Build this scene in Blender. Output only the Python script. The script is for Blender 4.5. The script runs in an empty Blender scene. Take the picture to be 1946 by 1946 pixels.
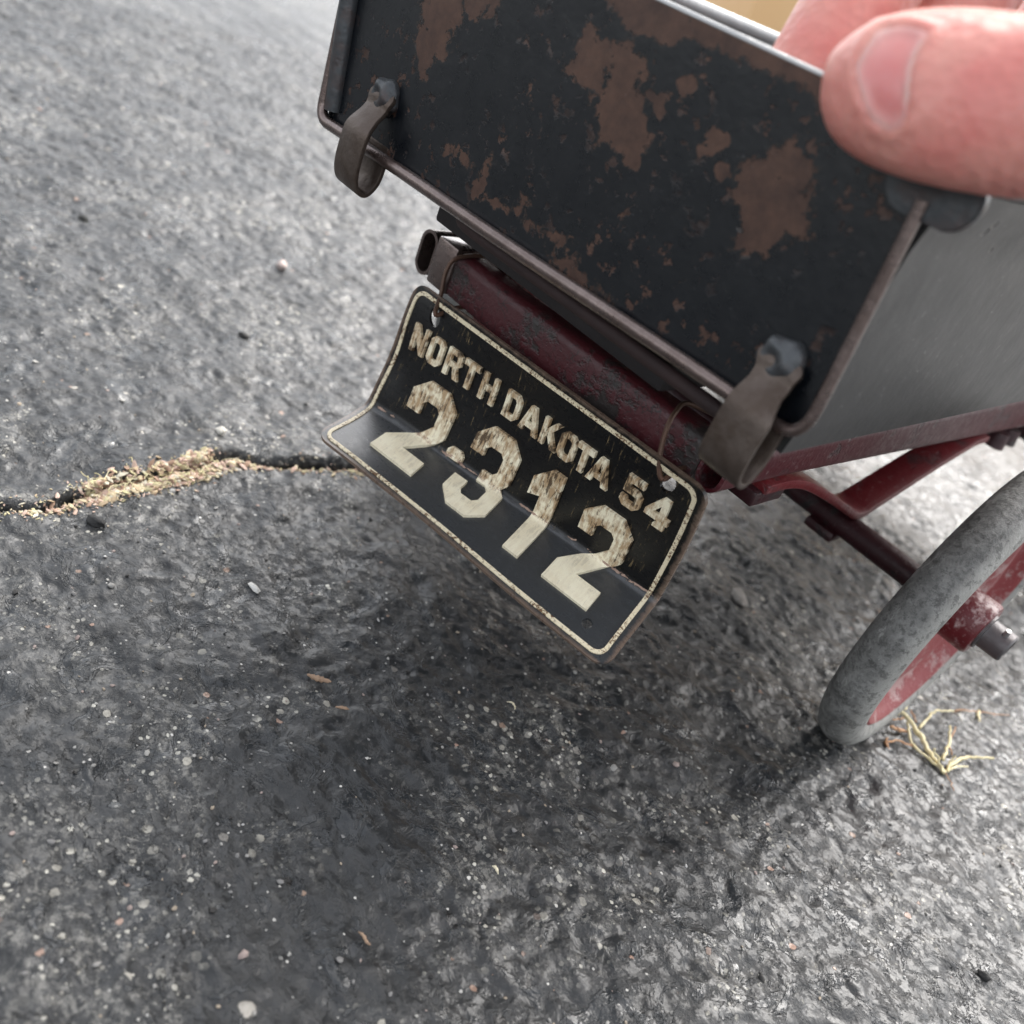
import bpy, bmesh, math, random
import numpy as np
from mathutils import Matrix, Vector
from mathutils.bvhtree import BVHTree

random.seed(7); rng = np.random.default_rng(7)
scene = bpy.context.scene
COL = scene.collection

# ------------------------------------------------------------------ camera
# lengths below are in units of the camera's height over the asphalt; S turns them into metres
S = 0.158
FPX, CPX, NPX = 1722.0, 973.0, 1946.0
R = np.array([[0.62200613, 0.60715043, -0.49444587], [0.7023594, -0.15349474, 0.695076], [0.34612085, -0.77962024, -0.52191248]])
_u, _s, _v = np.linalg.svd(R); R = _u @ _v            # rows: the wagon's right, forward and up seen from the camera
EYE = np.array([0.0, 0.0, 1.0])

def ray(px, py):
    return R @ np.array([px - CPX, py - CPX, FPX])
def at(px, py, axis, val):                             # where the sight line of a measured point meets a plane
    r = ray(px, py); return EYE + r * (val - EYE[axis]) / r[axis]
def at_depth(px, py, d):
    return EYE + ray(px, py) * d / FPX

cam = bpy.data.cameras.new("camera"); cam_o = bpy.data.objects.new("camera", cam); COL.objects.link(cam_o)
M = Matrix.Identity(4)
for i in range(3):
    M[i][0], M[i][1], M[i][2], M[i][3] = R[i][0], -R[i][1], -R[i][2], EYE[i] * S
cam_o.matrix_world = M
cam.sensor_width = 36.0; cam.lens = 36.0 * FPX / NPX
cam.clip_start = 0.004; cam.clip_end = 500.0
cam.dof.use_dof = True; cam.dof.focus_distance = 1.27 * S; cam.dof.aperture_fstop = 16.0
scene.camera = cam_o

# ------------------------------------------------------------------ sky, sun, exposure
SUN = Vector((-0.15, 0.70, 0.77)).normalized()
world = bpy.data.worlds.new("World"); scene.world = world; world.use_nodes = True
wn = world.node_tree; wn.nodes.clear()
sky = wn.nodes.new('ShaderNodeTexSky'); sky.sky_type = 'NISHITA'; sky.sun_disc = False
sky.sun_elevation = math.asin(SUN.z); sky.sun_rotation = math.atan2(SUN.x, SUN.y)
sky.air_density = 1.0; sky.dust_density = 4.0; sky.ozone_density = 1.0
hsv = wn.nodes.new('ShaderNodeHueSaturation'); hsv.inputs['Saturation'].default_value = 0.22
bg = wn.nodes.new('ShaderNodeBackground'); bg.inputs['Strength'].default_value = 0.15
wo = wn.nodes.new('ShaderNodeOutputWorld')
wn.links.new(sky.outputs[0], hsv.inputs['Color']); wn.links.new(hsv.outputs[0], bg.inputs[0]); wn.links.new(bg.outputs[0], wo.inputs[0])
sun = bpy.data.lights.new("sun", 'SUN'); sun.energy = 1.05; sun.angle = math.radians(60); sun.color = (1.0, 0.96, 0.9)
sun_o = bpy.data.objects.new("sun", sun); COL.objects.link(sun_o)
sun_o.rotation_euler = (-SUN).to_track_quat('-Z', 'Y').to_euler(); sun_o.location = (0, 0, 3)
scene.view_settings.view_transform = 'Standard'; scene.view_settings.look = 'None'
scene.view_settings.exposure = 1.65; scene.view_settings.gamma = 1.0

# ------------------------------------------------------------------ node helpers
class NT:
    def __init__(self, name):
        self.m = bpy.data.materials.new(name); self.m.use_nodes = True
        self.t = self.m.node_tree; self.t.nodes.clear()
        self.out = self.t.nodes.new('ShaderNodeOutputMaterial')
        self.b = self.t.nodes.new('ShaderNodeBsdfPrincipled')
        self.t.links.new(self.b.outputs[0], self.out.inputs['Surface'])
        tc = self.t.nodes.new('ShaderNodeTexCoord')
        self.uvo = tc.outputs['UV']
        sc = self.t.nodes.new('ShaderNodeVectorMath'); sc.operation = 'SCALE'; sc.inputs['Scale'].default_value = 1 / S
        self.t.links.new(tc.outputs['Object'], sc.inputs[0]); self.co = sc.outputs[0]
    def put(self, sock, v):
        if isinstance(v, bpy.types.NodeSocket): self.t.links.new(v, sock)
        elif v is not None:
            if sock.type == 'RGBA' and not hasattr(v, '__len__'): v = (v, v, v, 1)
            elif sock.type == 'RGBA' and len(v) == 3: v = (*v, 1)
            sock.default_value = v
    def scaled(self, vec, s):
        n = self.t.nodes.new('ShaderNodeVectorMath'); n.operation = 'MULTIPLY'
        self.t.links.new(vec, n.inputs[0]); n.inputs[1].default_value = s; return n.outputs[0]
    def noise(self, scale, detail=3, rough=.55, vec=None, dist=0.0):
        n = self.t.nodes.new('ShaderNodeTexNoise'); self.t.links.new(vec or self.co, n.inputs['Vector'])
        n.inputs['Scale'].default_value = scale; n.inputs['Detail'].default_value = detail
        n.inputs['Roughness'].default_value = rough; n.inputs['Distortion'].default_value = dist
        return n.outputs['Fac']
    def voro(self, scale, feature='F1', out='Distance', vec=None, rand=1.0):
        n = self.t.nodes.new('ShaderNodeTexVoronoi'); n.feature = feature; self.t.links.new(vec or self.co, n.inputs['Vector'])
        n.inputs['Scale'].default_value = scale; n.inputs['Randomness'].default_value = rand
        return n.outputs[out]
    def ramp(self, v, lo, hi, a=0.0, b=1.0):
        n = self.t.nodes.new('ShaderNodeMapRange'); n.clamp = True
        self.put(n.inputs['Value'], v)
        for k, x in zip(('From Min', 'From Max', 'To Min', 'To Max'), (lo, hi, a, b)): n.inputs[k].default_value = x
        return n.outputs[0]
    def math(self, op, a, b=0.0, c=None):
        n = self.t.nodes.new('ShaderNodeMath'); n.operation = op
        self.put(n.inputs[0], a); self.put(n.inputs[1], b)
        if c is not None: self.put(n.inputs[2], c)
        return n.outputs[0]
    def mix(self, f, a, b, mode='MIX'):
        n = self.t.nodes.new('ShaderNodeMix'); n.data_type = 'RGBA'; n.blend_type = mode
        self.put(n.inputs[0], f); self.put(n.inputs[6], a); self.put(n.inputs[7], b)
        return n.outputs[2]
    def attr(self, name, out='Fac'):
        n = self.t.nodes.new('ShaderNodeAttribute'); n.attribute_name = name; return n.outputs[out]
    def sep(self, vec):
        n = self.t.nodes.new('ShaderNodeSeparateXYZ'); self.t.links.new(vec, n.inputs[0]); return n.outputs
    def bump(self, h, dist, strength=1.0, normal=None):
        n = self.t.nodes.new('ShaderNodeBump'); n.inputs['Strength'].default_value = strength
        n.inputs['Distance'].default_value = dist * S; self.put(n.inputs['Height'], h)
        if normal: self.t.links.new(normal, n.inputs['Normal'])
        return n.outputs[0]
    def done(self, color, rough=.5, metal=0.0, normal=None, **kw):
        self.put(self.b.inputs['Base Color'], color); self.put(self.b.inputs['Roughness'], rough)
        self.put(self.b.inputs['Metallic'], metal)
        if normal: self.t.links.new(normal, self.b.inputs['Normal'])
        for k, v in kw.items(): self.put(self.b.inputs[k.replace('_', ' ')], v)
        return self.m

# ------------------------------------------------------------------ materials
def mat_asphalt():
    n = NT("asphalt")
    mid = n.noise(7, 5, .65); fine = n.noise(40, 6, .70); grain = n.noise(180, 4, .72)
    base = n.mix(n.ramp(mid, .35, .68), (.0105, .0116, .0126), (.0215, .0230, .0242))
    base = n.mix(n.ramp(fine, .46, .68, 0, .28), base, (.042, .044, .045))
    # smooth blue-grey islands of seal coat, ragged
    isl = n.ramp(n.noise(13, 5, .68, dist=.9), .545, .575)
    base = n.mix(n.math('MULTIPLY', isl, .45), base, (.026, .030, .034))
    base = n.mix(n.ramp(grain, .56, .70, 0, .4), base, (.006, .006, .007))
    # pale worn dust, in clusters
    clus = n.ramp(n.noise(3.6, 4, .7, dist=.6), .49, .60)
    dustm = n.math('MULTIPLY', clus, n.ramp(n.noise(60, 5, .80), .51, .60))
    base = n.mix(n.math('MULTIPLY', dustm, .75), base, n.mix(grain, (.10, .098, .09), (.28, .27, .245)))
    # crumbs of pale aggregate
    hsum = None
    def chips(scale, thr, lo, hi, mask=None, wob=.26):
        nonlocal base, hsum
        c = n.sep(n.voro(scale, 'F1', 'Color')); d = n.math('ADD', n.voro(scale), n.math('MULTIPLY', n.math('SUBTRACT', n.noise(scale * 2.2, 3, .7), .5), wob * 2))
        sz = n.ramp(c[2], 0, 1, .16, .46)
        k = n.math('MULTIPLY', n.ramp(c[0], thr, thr + .004), n.ramp(n.math('SUBTRACT', d, sz), .03, -.03))
        if mask is not None: k = n.math('MULTIPLY', k, mask)
        base = n.mix(k, base, n.mix(c[1], lo, hi)); hsum = k if hsum is None else n.math('MAXIMUM', hsum, k)
    chips(72, .86, (.13, .125, .115), (.55, .52, .44), clus)
    chips(125, .80, (.16, .155, .14), (.55, .53, .46), clus)
    chips(46, .992, (.16, .15, .135), (.42, .39, .34))
    chips(160, .978, (.18, .18, .17), (.6, .58, .54))
    chips(75, .99, (.22, .15, .11), (.34, .22, .17))
    chips(60, .97, (.005, .005, .005), (.010, .010, .010))
    # hairline scratches and cracks
    q = n.noise(5.5, 6, .66, dist=.5); line = n.math('MULTIPLY', n.ramp(n.math('ABSOLUTE', n.math('SUBTRACT', q, .5)), .0050, .0015), n.ramp(n.noise(2.3, 3), .49, .58))
    base = n.mix(n.math('MULTIPLY', line, .85), base, (.005, .005, .005))
    q2 = n.noise(8.5, 5, .62, n.scaled(n.co, (1, 1.6, 1)), 1.2); pale = n.math('MULTIPLY', n.ramp(n.math('ABSOLUTE', n.math('SUBTRACT', q2, .47)), .004, .001), n.ramp(n.noise(4.4, 3), .52, .60))
    base = n.mix(n.math('MULTIPLY', pale, .6), base, (.22, .21, .19))
    base = n.mix(n.ramp(n.attr('crack'), .12, .6), base, (.010, .0095, .009))
    rough = n.mix(isl, n.ramp(n.noise(16, 4, .6), .3, .7, .29, .46), .27)
    pits = n.ramp(n.noise(52, 6, .7), .36, .48)
    nb = n.bump(n.noise(30, 4, .55, dist=.4), .0072, .7); nb = n.bump(pits, .0020, .5, nb); nb = n.bump(grain, .0006, .6, nb)
    nb = n.bump(n.math('MAXIMUM', hsum, n.math('MULTIPLY', isl, .7)), .0022, .9, nb); nb = n.bump(n.math('SUBTRACT', 1.0, line), .003, .9, nb)
    return n.done(base, rough, 0, nb, Specular_IOR_Level=.52)

def mat_gate():
    n = NT("worn_black_paint")
    w = n.attr('wear')
    edge = n.math('ADD', n.math('MULTIPLY', n.noise(26, 6, .74, dist=.2), 1.25), n.math('MULTIPLY', n.noise(120, 5, .75), .5))
    f = n.math('ADD', w, edge)
    bare = n.ramp(f, 1.175, 1.195)
    speck = n.math('MULTIPLY', n.ramp(n.noise(44, 5, .68), .575, .59), n.ramp(n.noise(6, 4, .65), .44, .56))
    bare = n.math('MAXIMUM', bare, n.math('MULTIPLY', speck, .85))
    rustc = n.mix(n.ramp(n.noise(34, 5, .7), .35, .65), (.052, .027, .020), (.100, .052, .035))
    rim = n.math('MULTIPLY', n.ramp(f, 1.11, 1.175), n.math('SUBTRACT', 1.0, bare))
    paint = n.mix(n.noise(9, 4, .6), (.0018, .0031, .0052), (.0038, .0052, .0076))
    col = n.mix(n.math('MULTIPLY', rim, .5), paint, (.05, .035, .025))
    col = n.mix(bare, col, rustc)
    dust = n.ramp(n.noise(260, 2, .6), .72, .80, 0, .35)
    col = n.mix(dust, col, (.22, .22, .22))
    rough = n.mix(bare, n.ramp(n.noise(40, 3), .3, .7, .24, .38), .50)
    nb = n.bump(n.math('SUBTRACT', 1.0, bare), .0022, 1.0); nb = n.bump(n.noise(120, 3), .0005, .6, nb)
    return n.done(col, rough, n.math('MULTIPLY', bare, .2), nb, Specular_IOR_Level=.5)

def mat_metal(name, c1, c2, rough=(.3, .5), metal=.75, rust=.0, rustcol=(.10, .045, .03), coat=0.0):
    n = NT(name)
    col = n.mix(n.ramp(n.noise(14, 4, .6), .3, .7), c1, c2)
    if rust: col = n.mix(n.math('MULTIPLY', n.ramp(n.noise(30, 5, .7), .45, .62), rust), col, rustcol)
    nb = n.bump(n.noise(70, 4, .6), .0016, .8)
    return n.done(col, n.ramp(n.noise(50, 4, .6), .3, .7, *rough), metal, nb, Coat_Weight=coat, Coat_Roughness=.16)

def mat_red(name, red1, red2, bare, amount, rough=(.35, .6), crackle=0.0, dusty=0.0):
    n = NT(name)
    red = n.mix(n.noise(12, 4), red1, red2)
    b = n.ramp(n.math('ADD', n.math('MULTIPLY', n.noise(11, 5, .65), .7), n.math('MULTIPLY', n.noise(55, 4, .7), .3)), amount - .03, amount + .03)
    col = n.mix(b, bare, red)
    if crackle:
        vec = n.scaled(n.co, (1.0, 1.0, 1.0))
        wv = n.t.nodes.new('ShaderNodeVectorMath'); wv.operation = 'ADD'; n.t.links.new(n.co, wv.inputs[0])
        nz = n.t.nodes.new('ShaderNodeTexNoise'); n.t.links.new(n.co, nz.inputs['Vector']); nz.inputs['Scale'].default_value = 40; n.t.links.new(n.scaled(nz.outputs['Color'], (.03, .03, .03)), wv.inputs[1])
        e = n.voro(58, 'DISTANCE_TO_EDGE', vec=wv.outputs[0]); c = n.ramp(e, .015, .05, 1, 0)
        c = n.math('MULTIPLY', c, n.math('MULTIPLY', b, n.ramp(n.noise(20, 3), .50, .58, 0, crackle * .8)))
        col = n.mix(c, col, (.012, .008, .008))
    if dusty:
        col = n.mix(n.ramp(n.noise(120, 4, .7), .58, .75, 0, dusty), col, (.5, .42, .4))
    nb = n.bump(b, .0016, .6); nb = n.bump(n.noise(130, 3, .6), .0015, .6, nb)
    return n.done(col, n.ramp(n.noise(60, 3), .3, .7, *rough), 0.0, nb)

def mat_side():
    n = NT("dull_black_side")
    col = n.mix(n.noise(4, 5, .6), (.017, .0175, .018), (.034, .0345, .0345))
    pit = n.math('MULTIPLY', n.ramp(n.voro(46), .24, .14), n.ramp(n.sep(n.voro(46, 'F1', 'Color'))[0], .90, .91))
    col = n.mix(pit, col, (.006, .006, .006))
    ln = n.noise(9, 4, .6, n.scaled(n.co, (1, 1.8, 1)), 1.4)
    scr = n.math('MULTIPLY', n.ramp(n.math('ABSOLUTE', n.math('SUBTRACT', ln, .5)), .006, .001), n.ramp(n.noise(6, 3), .50, .62))
    col = n.mix(n.math('MULTIPLY', scr, .2), col, (.20, .20, .195))
    col = n.mix(n.ramp(n.noise(120, 4, .7), .66, .72, 0, .6), col, (.42, .42, .40))
    nb = n.bump(n.noise(5, 3), .006, .5); nb = n.bump(n.math('SUBTRACT', 1.0, pit), .002, .9, nb); nb = n.bump(n.noise(90, 4, .7), .0007, .7, nb)
    return n.done(col, n.ramp(n.noise(14, 5, .65), .35, .65, .35, .41), 0.0, nb, Specular_IOR_Level=.55)

def mat_plate_black():
    n = NT("chipped_black_enamel")
    uv = n.sep(n.uvo)
    streak = n.noise(1.0, 5, .7, n.scaled(n.uvo, (150, 9, 1)))
    streak2 = n.noise(1.0, 4, .7, n.scaled(n.uvo, (34, 40, 1)))
    reg = n.ramp(n.noise(1.0, 3, .6, n.scaled(n.uvo, (5, 6, 1))), .42, .58)
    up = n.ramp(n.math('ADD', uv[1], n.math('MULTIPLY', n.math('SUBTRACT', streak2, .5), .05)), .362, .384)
    sc = n.math('MULTIPLY', n.math('MULTIPLY', n.ramp(streak, .605, .66), reg), up)
    sc = n.math('MAXIMUM', sc, n.math('MULTIPLY', n.ramp(n.noise(1.0, 3, .6, n.scaled(n.uvo, (260, 14, 1))), .72, .76), n.math('MULTIPLY', up, .55)))
    blue = n.mix(up, (.043, .046, .049), (.0036, .0036, .004))  # same black enamel; the flap's paler grey paints in its reflection of the sky
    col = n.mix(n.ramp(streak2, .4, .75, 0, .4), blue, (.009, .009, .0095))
    col = n.mix(n.math('MULTIPLY', sc, .7), col, (.34, .25, .13))
    # rust pits on the flap and along the edges
    pit = n.math('MULTIPLY', n.ramp(n.noise(1.0, 4, .7, n.scaled(n.uvo, (60, 36, 1))), .66, .69), n.math('SUBTRACT', 1.0, up))
    col = n.mix(n.math('MULTIPLY', pit, .7), col, (.012, .009, .008))
    eu = n.math('MINIMUM', n.math('ADD', uv[0], .024), n.math('SUBTRACT', 1.024, uv[0]))
    ev = n.math('MINIMUM', n.math('ADD', uv[1], .04), n.math('SUBTRACT', 1.035, uv[1]))
    ed = n.math('MINIMUM', eu, n.math('MULTIPLY', ev, .6))
    er = n.ramp(n.math('ADD', ed, n.math('MULTIPLY', n.noise(1.0, 4, .7, n.scaled(n.uvo, (50, 30, 1))), -.02)), .006, -.006)
    col = n.mix(n.math('MULTIPLY', er, .85), col, n.mix(streak2, (.12, .085, .065), (.26, .18, .13)))
    # paint broken off along the fold
    dv = n.math('ABSOLUTE', n.math('SUBTRACT', uv[1], .388))
    ch = n.ramp(n.math('SUBTRACT', n.noise(1.0, 4, .65, n.scaled(n.uvo, (30, 30, 1))), n.math('MULTIPLY', dv, 9.0)), .50, .52)
    col = n.mix(ch, col, n.mix(streak2, (.30, .19, .14), (.42, .30, .24)))
    nb = n.bump(n.math('SUBTRACT', 1.0, n.math('MAXIMUM', ch, n.math('MULTIPLY', pit, .5))), .0012, .8)
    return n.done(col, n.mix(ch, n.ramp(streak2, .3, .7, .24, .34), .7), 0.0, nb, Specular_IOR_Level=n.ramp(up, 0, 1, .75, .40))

def mat_ivory():
    n = NT("stained_ivory_paint")
    uv = n.sep(n.uvo); up = n.ramp(n.math('ADD', uv[1], n.math('MULTIPLY', n.math('SUBTRACT', n.noise(1.0, 4, .7, n.scaled(n.uvo, (40, 20, 1))), .5), .14)), .355, .405)
    st = n.noise(1.0, 5, .7, n.scaled(n.uvo, (80, 12, 1)), .3)
    blot = n.noise(1.0, 4, .65, n.scaled(n.uvo, (9, 8, 1)))
    base = n.mix(n.noise(1.0, 3, .6, n.scaled(n.uvo, (20, 14, 1))), (.90, .81, .58), (.93, .87, .68))
    stain = n.ramp(n.math('ADD', n.math('MULTIPLY', st, .7), n.math('MULTIPLY', blot, .6)), .545, .70)
    col = n.mix(n.math('MULTIPLY', stain, n.math('ADD', n.math('MULTIPLY', up, .60), .16)), base, (.30, .145, .036))
    dark = n.ramp(n.math('ADD', n.math('MULTIPLY', n.noise(1.0, 5, .75, n.scaled(n.uvo, (120, 13, 1)), .4), .62), n.math('MULTIPLY', blot, .42)), .55, .585)
    col = n.mix(n.math('MULTIPLY', dark, n.math('ADD', n.math('MULTIPLY', up, .7), .18)), col, (.05, .03, .016))
    thin = n.math('MULTIPLY', n.ramp(n.noise(1.0, 2, .5, n.scaled(n.uvo, (60, 60, 1)), 2.5), .494, .5), n.ramp(n.noise(1.0, 2, .5, n.scaled(n.uvo, (60, 60, 1)), 2.5), .506, .5))
    col = n.mix(n.math('MULTIPLY', thin, .35), col, (.09, .055, .03))
    dv = n.math('ABSOLUTE', n.math('SUBTRACT', uv[1], .388))
    ch = n.ramp(n.math('SUBTRACT', n.noise(1.0, 4, .65, n.scaled(n.uvo, (30, 30, 1))), n.math('MULTIPLY', dv, 9.0)), .47, .49)
    col = n.mix(ch, col, (.33, .21, .15))
    return n.done(col, .42, 0.0, n.bump(st, .0008, .6))

def mat_rim():
    n = NT("rusted_ivory_border")
    uv = n.sep(n.uvo)
    base = n.mix(n.noise(1.0, 3, .6, n.scaled(n.uvo, (20, 14, 1))), (.74, .63, .42), (.82, .74, .55))
    r = n.ramp(n.math('ADD', n.math('MULTIPLY', n.noise(1.0, 5, .7, n.scaled(n.uvo, (110, 70, 1))), .7), n.math('MULTIPLY', n.noise(1.0, 3, .6, n.scaled(n.uvo, (7, 6, 1))), .36)), .535, .60)
    col = n.mix(r, base, n.mix(n.noise(1.0, 4, .6, n.scaled(n.uvo, (140, 90, 1))), (.035, .022, .014), (.24, .12, .05)))
    return n.done(col, .5)

def mat_tyre():
    n = NT("grey_rubber")
    col = n.mix(n.ramp(n.noise(13, 6, .75), .36, .64), (.075, .074, .071), (.25, .25, .238))
    col = n.mix(n.ramp(n.noise(110, 4, .75), .50, .66, 0, .6), col, (.055, .054, .051))
    col = n.mix(n.ramp(n.noise(60, 3, .6), .70, .74, 0, .9), col, (.03, .028, .026))
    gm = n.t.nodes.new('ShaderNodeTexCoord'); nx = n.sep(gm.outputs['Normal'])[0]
    col = n.mix(n.math('MULTIPLY', n.ramp(nx, .45, .85), .7), col, n.mix(n.noise(40, 4), (.34, .335, .31), (.46, .455, .42)))   # right-facing wall painted paler, its light from the sky put into the colour
    col = n.mix(n.ramp(n.noise(48, 5, .8), .53, .60, 0, .55), col, (.035, .034, .032))
    scuff = n.math('MULTIPLY', n.ramp(n.noise(26, 6, .75, n.scaled(n.co, (2.5, 1, 1))), .56, .62), n.ramp(n.noise(7, 3), .45, .6))
    col = n.mix(n.math('MULTIPLY', scuff, .6), col, (.40, .40, .38))
    nb = n.bump(n.noise(110, 4, .75), .003, .9); nb = n.bump(n.noise(30, 4, .6), .002, .6, nb)
    return n.done(col, n.ramp(n.noise(30, 3), .3, .7, .5, .7), 0, nb)

def mat_skin(name="skin", c=(.80, .40, .335), nail=False):
    n = NT(name)
    col = n.mix(n.ramp(n.noise(5.5, 4, .6), .34, .64), (c[0] * 1.04, c[1] * 1.18, c[2] * 1.15), (c[0] * .90, c[1] * .60, c[2] * .62))
    col = n.mix(n.ramp(n.noise(28, 4, .65), .45, .7, 0, .45), col, (c[0] * .86, c[1] * .66, c[2] * .66))
    if nail: col = n.mix(n.attr('pale'), col, (.88, .74, .64))
    lines = n.noise(22, 5, .6, n.scaled(n.co, (3.2, 1.0, 1.0)), .4); cells = n.voro(95)
    nb = n.bump(lines, .0035, .0 if nail else .55); nb = n.bump(cells, .0016, .0 if nail else .6, nb)
    m = n.done(col, .24 if nail else n.ramp(n.noise(40, 3), .3, .7, .34, .48), 0, nb)
    n.b.inputs['Subsurface Weight'].default_value = .3
    n.b.inputs['Subsurface Radius'].default_value = (.0035, .0012, .0007)
    n.b.inputs['Subsurface Scale'].default_value = 1.0
    return m

def mat_plain(name, c1, c2, scale=30, rough=.7, bump=.002, metal=0.0):
    n = NT(name)
    return n.done(n.mix(n.ramp(n.noise(scale, 4, .6), .3, .7), c1, c2), rough, metal, n.bump(n.noise(scale * 2.5, 3), bump, .7))

def mat_attrcol(name, rough=.75):
    n = NT(name)
    c = n.attr('col', 'Color')
    col = n.mix(n.noise(240, 3, .6), c, n.mix(.5, c, (.05, .045, .04)))
    return n.done(col, rough, 0, n.bump(n.noise(300, 2), .001, .5))

MA = dict(
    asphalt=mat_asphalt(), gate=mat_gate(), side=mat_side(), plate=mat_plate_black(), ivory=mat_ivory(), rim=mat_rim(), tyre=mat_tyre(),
    wire=mat_metal("brown_patina_steel", (.135, .098, .088), (.20, .150, .135), (.22, .36), .8, .45, (.085, .05, .04), .8),
    clip=mat_metal("worn_hinge_steel", (.085, .064, .053), (.125, .10, .085), (.32, .5), .6, .6, (.06, .04, .028)),
    boss=mat_metal("black_coated_steel", (.045, .05, .055), (.08, .085, .09), (.28, .42), .45, .3),
    ring=mat_metal("rusty_wire", (.075, .045, .032), (.13, .075, .05), (.4, .6), .5, .6),
    cross=mat_red("crackled_red_paint", (.050, .0085, .0115), (.075, .012, .016), (.026, .020, .0185), .475, (.36, .55), 1.0),
    rail=mat_red("dark_red_paint", (.062, .0075, .012), (.088, .013, .018), (.042, .028, .029), .41, (.34, .55), 0, .35),
    bright=mat_red("red_paint", (.115, .0085, .012), (.17, .015, .019), (.07, .025, .026), .42, (.35, .5), 0, .45),
    axle=mat_red("maroon_paint", (.030, .0055, .0085), (.042, .009, .012), (.026, .021, .021), .45, (.38, .55), 0, .15),
    hub=mat_red("chipped_red_hub", (.095, .007, .010), (.13, .012, .016), (.40, .30, .29), .50, (.35, .5), 0, .5),
    disc=mat_red("faded_red_disc", (.21, .030, .034), (.26, .055, .055), (.36, .22, .21), .46, (.45, .6), 0, .6),
    steel=mat_metal("bare_steel", (.34, .34, .34), (.46, .46, .45), (.32, .5), .7),
    pin=mat_metal("dull_axle_steel", (.10, .095, .098), (.15, .14, .14), (.42, .58), .5),
    inner=mat_plain("grey_inside_paint", (.26, .275, .285), (.32, .335, .34), 12, .5),
    lip=mat_plain("matte_maroon_lip", (.020, .010, .010), (.035, .018, .017), 20, .75),
    under=mat_plain("black_underside", (.010, .008, .009), (.018, .014, .015), 20, .6),
    skin=mat_skin(), nail=mat_skin("nail", (.80, .40, .37), True),
    card=mat_plain("cardboard", (.90, .56, .27), (.92, .60, .31), 2, .8, .001), litter=mat_attrcol("litter"),
    straw=mat_plain("straw", (.62, .53, .27), (.76, .69, .46), 40, .6), straw_red=mat_plain("red_straw", (.42, .22, .11), (.5, .3, .17), 40, .65),
)

# ------------------------------------------------------------------ object helpers
def thing(name, label, cat, loc=(0, 0, 0), group=None):
    o = bpy.data.objects.new(name, None); COL.objects.link(o)
    o.location = Vector(loc) * S; o.empty_display_size = .01
    o['label'] = label; o['category'] = cat; o['origin'] = list(map(float, loc))
    if group: o['group'] = group
    return o
def origin(o):
    while o is not None:
        if 'origin' in o: return np.array(list(o['origin']))
        o = o.parent
    return np.zeros(3)
def mk(name, verts, faces, mat, parent=None, smooth=True, sharp=32):
    v = (np.asarray(verts, float) - (origin(parent) if parent else 0)) * S
    me = bpy.data.meshes.new(name); me.from_pydata(v.tolist(), [], [list(map(int, f)) for f in faces]); me.update()
    me.materials.append(MA[mat] if isinstance(mat, str) else mat)
    if smooth:
        me.polygons.foreach_set('use_smooth', [True] * len(me.polygons))
        if sharp: me.set_sharp_from_angle(angle=math.radians(sharp))
    o = bpy.data.objects.new(name, me); COL.objects.link(o)
    if parent: o.parent = parent
    return o
def join(*parts):
    V = []; Fc = []; k = 0
    for v, f in parts:
        V += [tuple(x) for x in v]; Fc += [[i + k for i in g] for g in f]; k += len(v)
    return V, Fc
def bm_out(bm):
    bm.verts.index_update(); bm.normal_update()
    v = [tuple(x.co) for x in bm.verts]; f = [[x.index for x in g.verts] for g in bm.faces]; bm.free(); return v, f
def hexa(p, bev=.0, seg=2):                            # eight corners: bottom ring, then top ring
    bm = bmesh.new(); vs = [bm.verts.new(x) for x in p]
    for f in ((0, 3, 2, 1), (4, 5, 6, 7), (0, 1, 5, 4), (1, 2, 6, 5), (2, 3, 7, 6), (3, 0, 4, 7)): bm.faces.new([vs[i] for i in f])
    bmesh.ops.recalc_face_normals(bm, faces=bm.faces)
    if bev: bmesh.ops.bevel(bm, geom=bm.edges[:], offset=bev, segments=seg, affect='EDGES', profile=.5)
    return bm_out(bm)
def box(x0, x1, y0, y1, z0, z1, bev=.002):
    return hexa([(x0, y0, z0), (x1, y0, z0), (x1, y1, z0), (x0, y1, z0), (x0, y0, z1), (x1, y0, z1), (x1, y1, z1), (x0, y1, z1)], bev)
def smooth_path(P, n=8, closed=False):                 # Catmull-Rom
    P = [np.array(p, float) for p in P]; out = []
    m = len(P)
    for i in range(m if closed else m - 1):
        g = lambda k: P[k % m] if closed else P[min(max(k, 0), m - 1)]
        a, b, c, d = g(i - 1), g(i), g(i + 1), g(i + 2)
        for t in np.linspace(0, 1, n, endpoint=False):
            out.append(.5 * (2 * b + (c - a) * t + (2 * a - 5 * b + 4 * c - d) * t * t + (3 * b - a - 3 * c + d) * t ** 3))
    if not closed: out.append(P[-1])
    return np.array(out)
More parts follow.
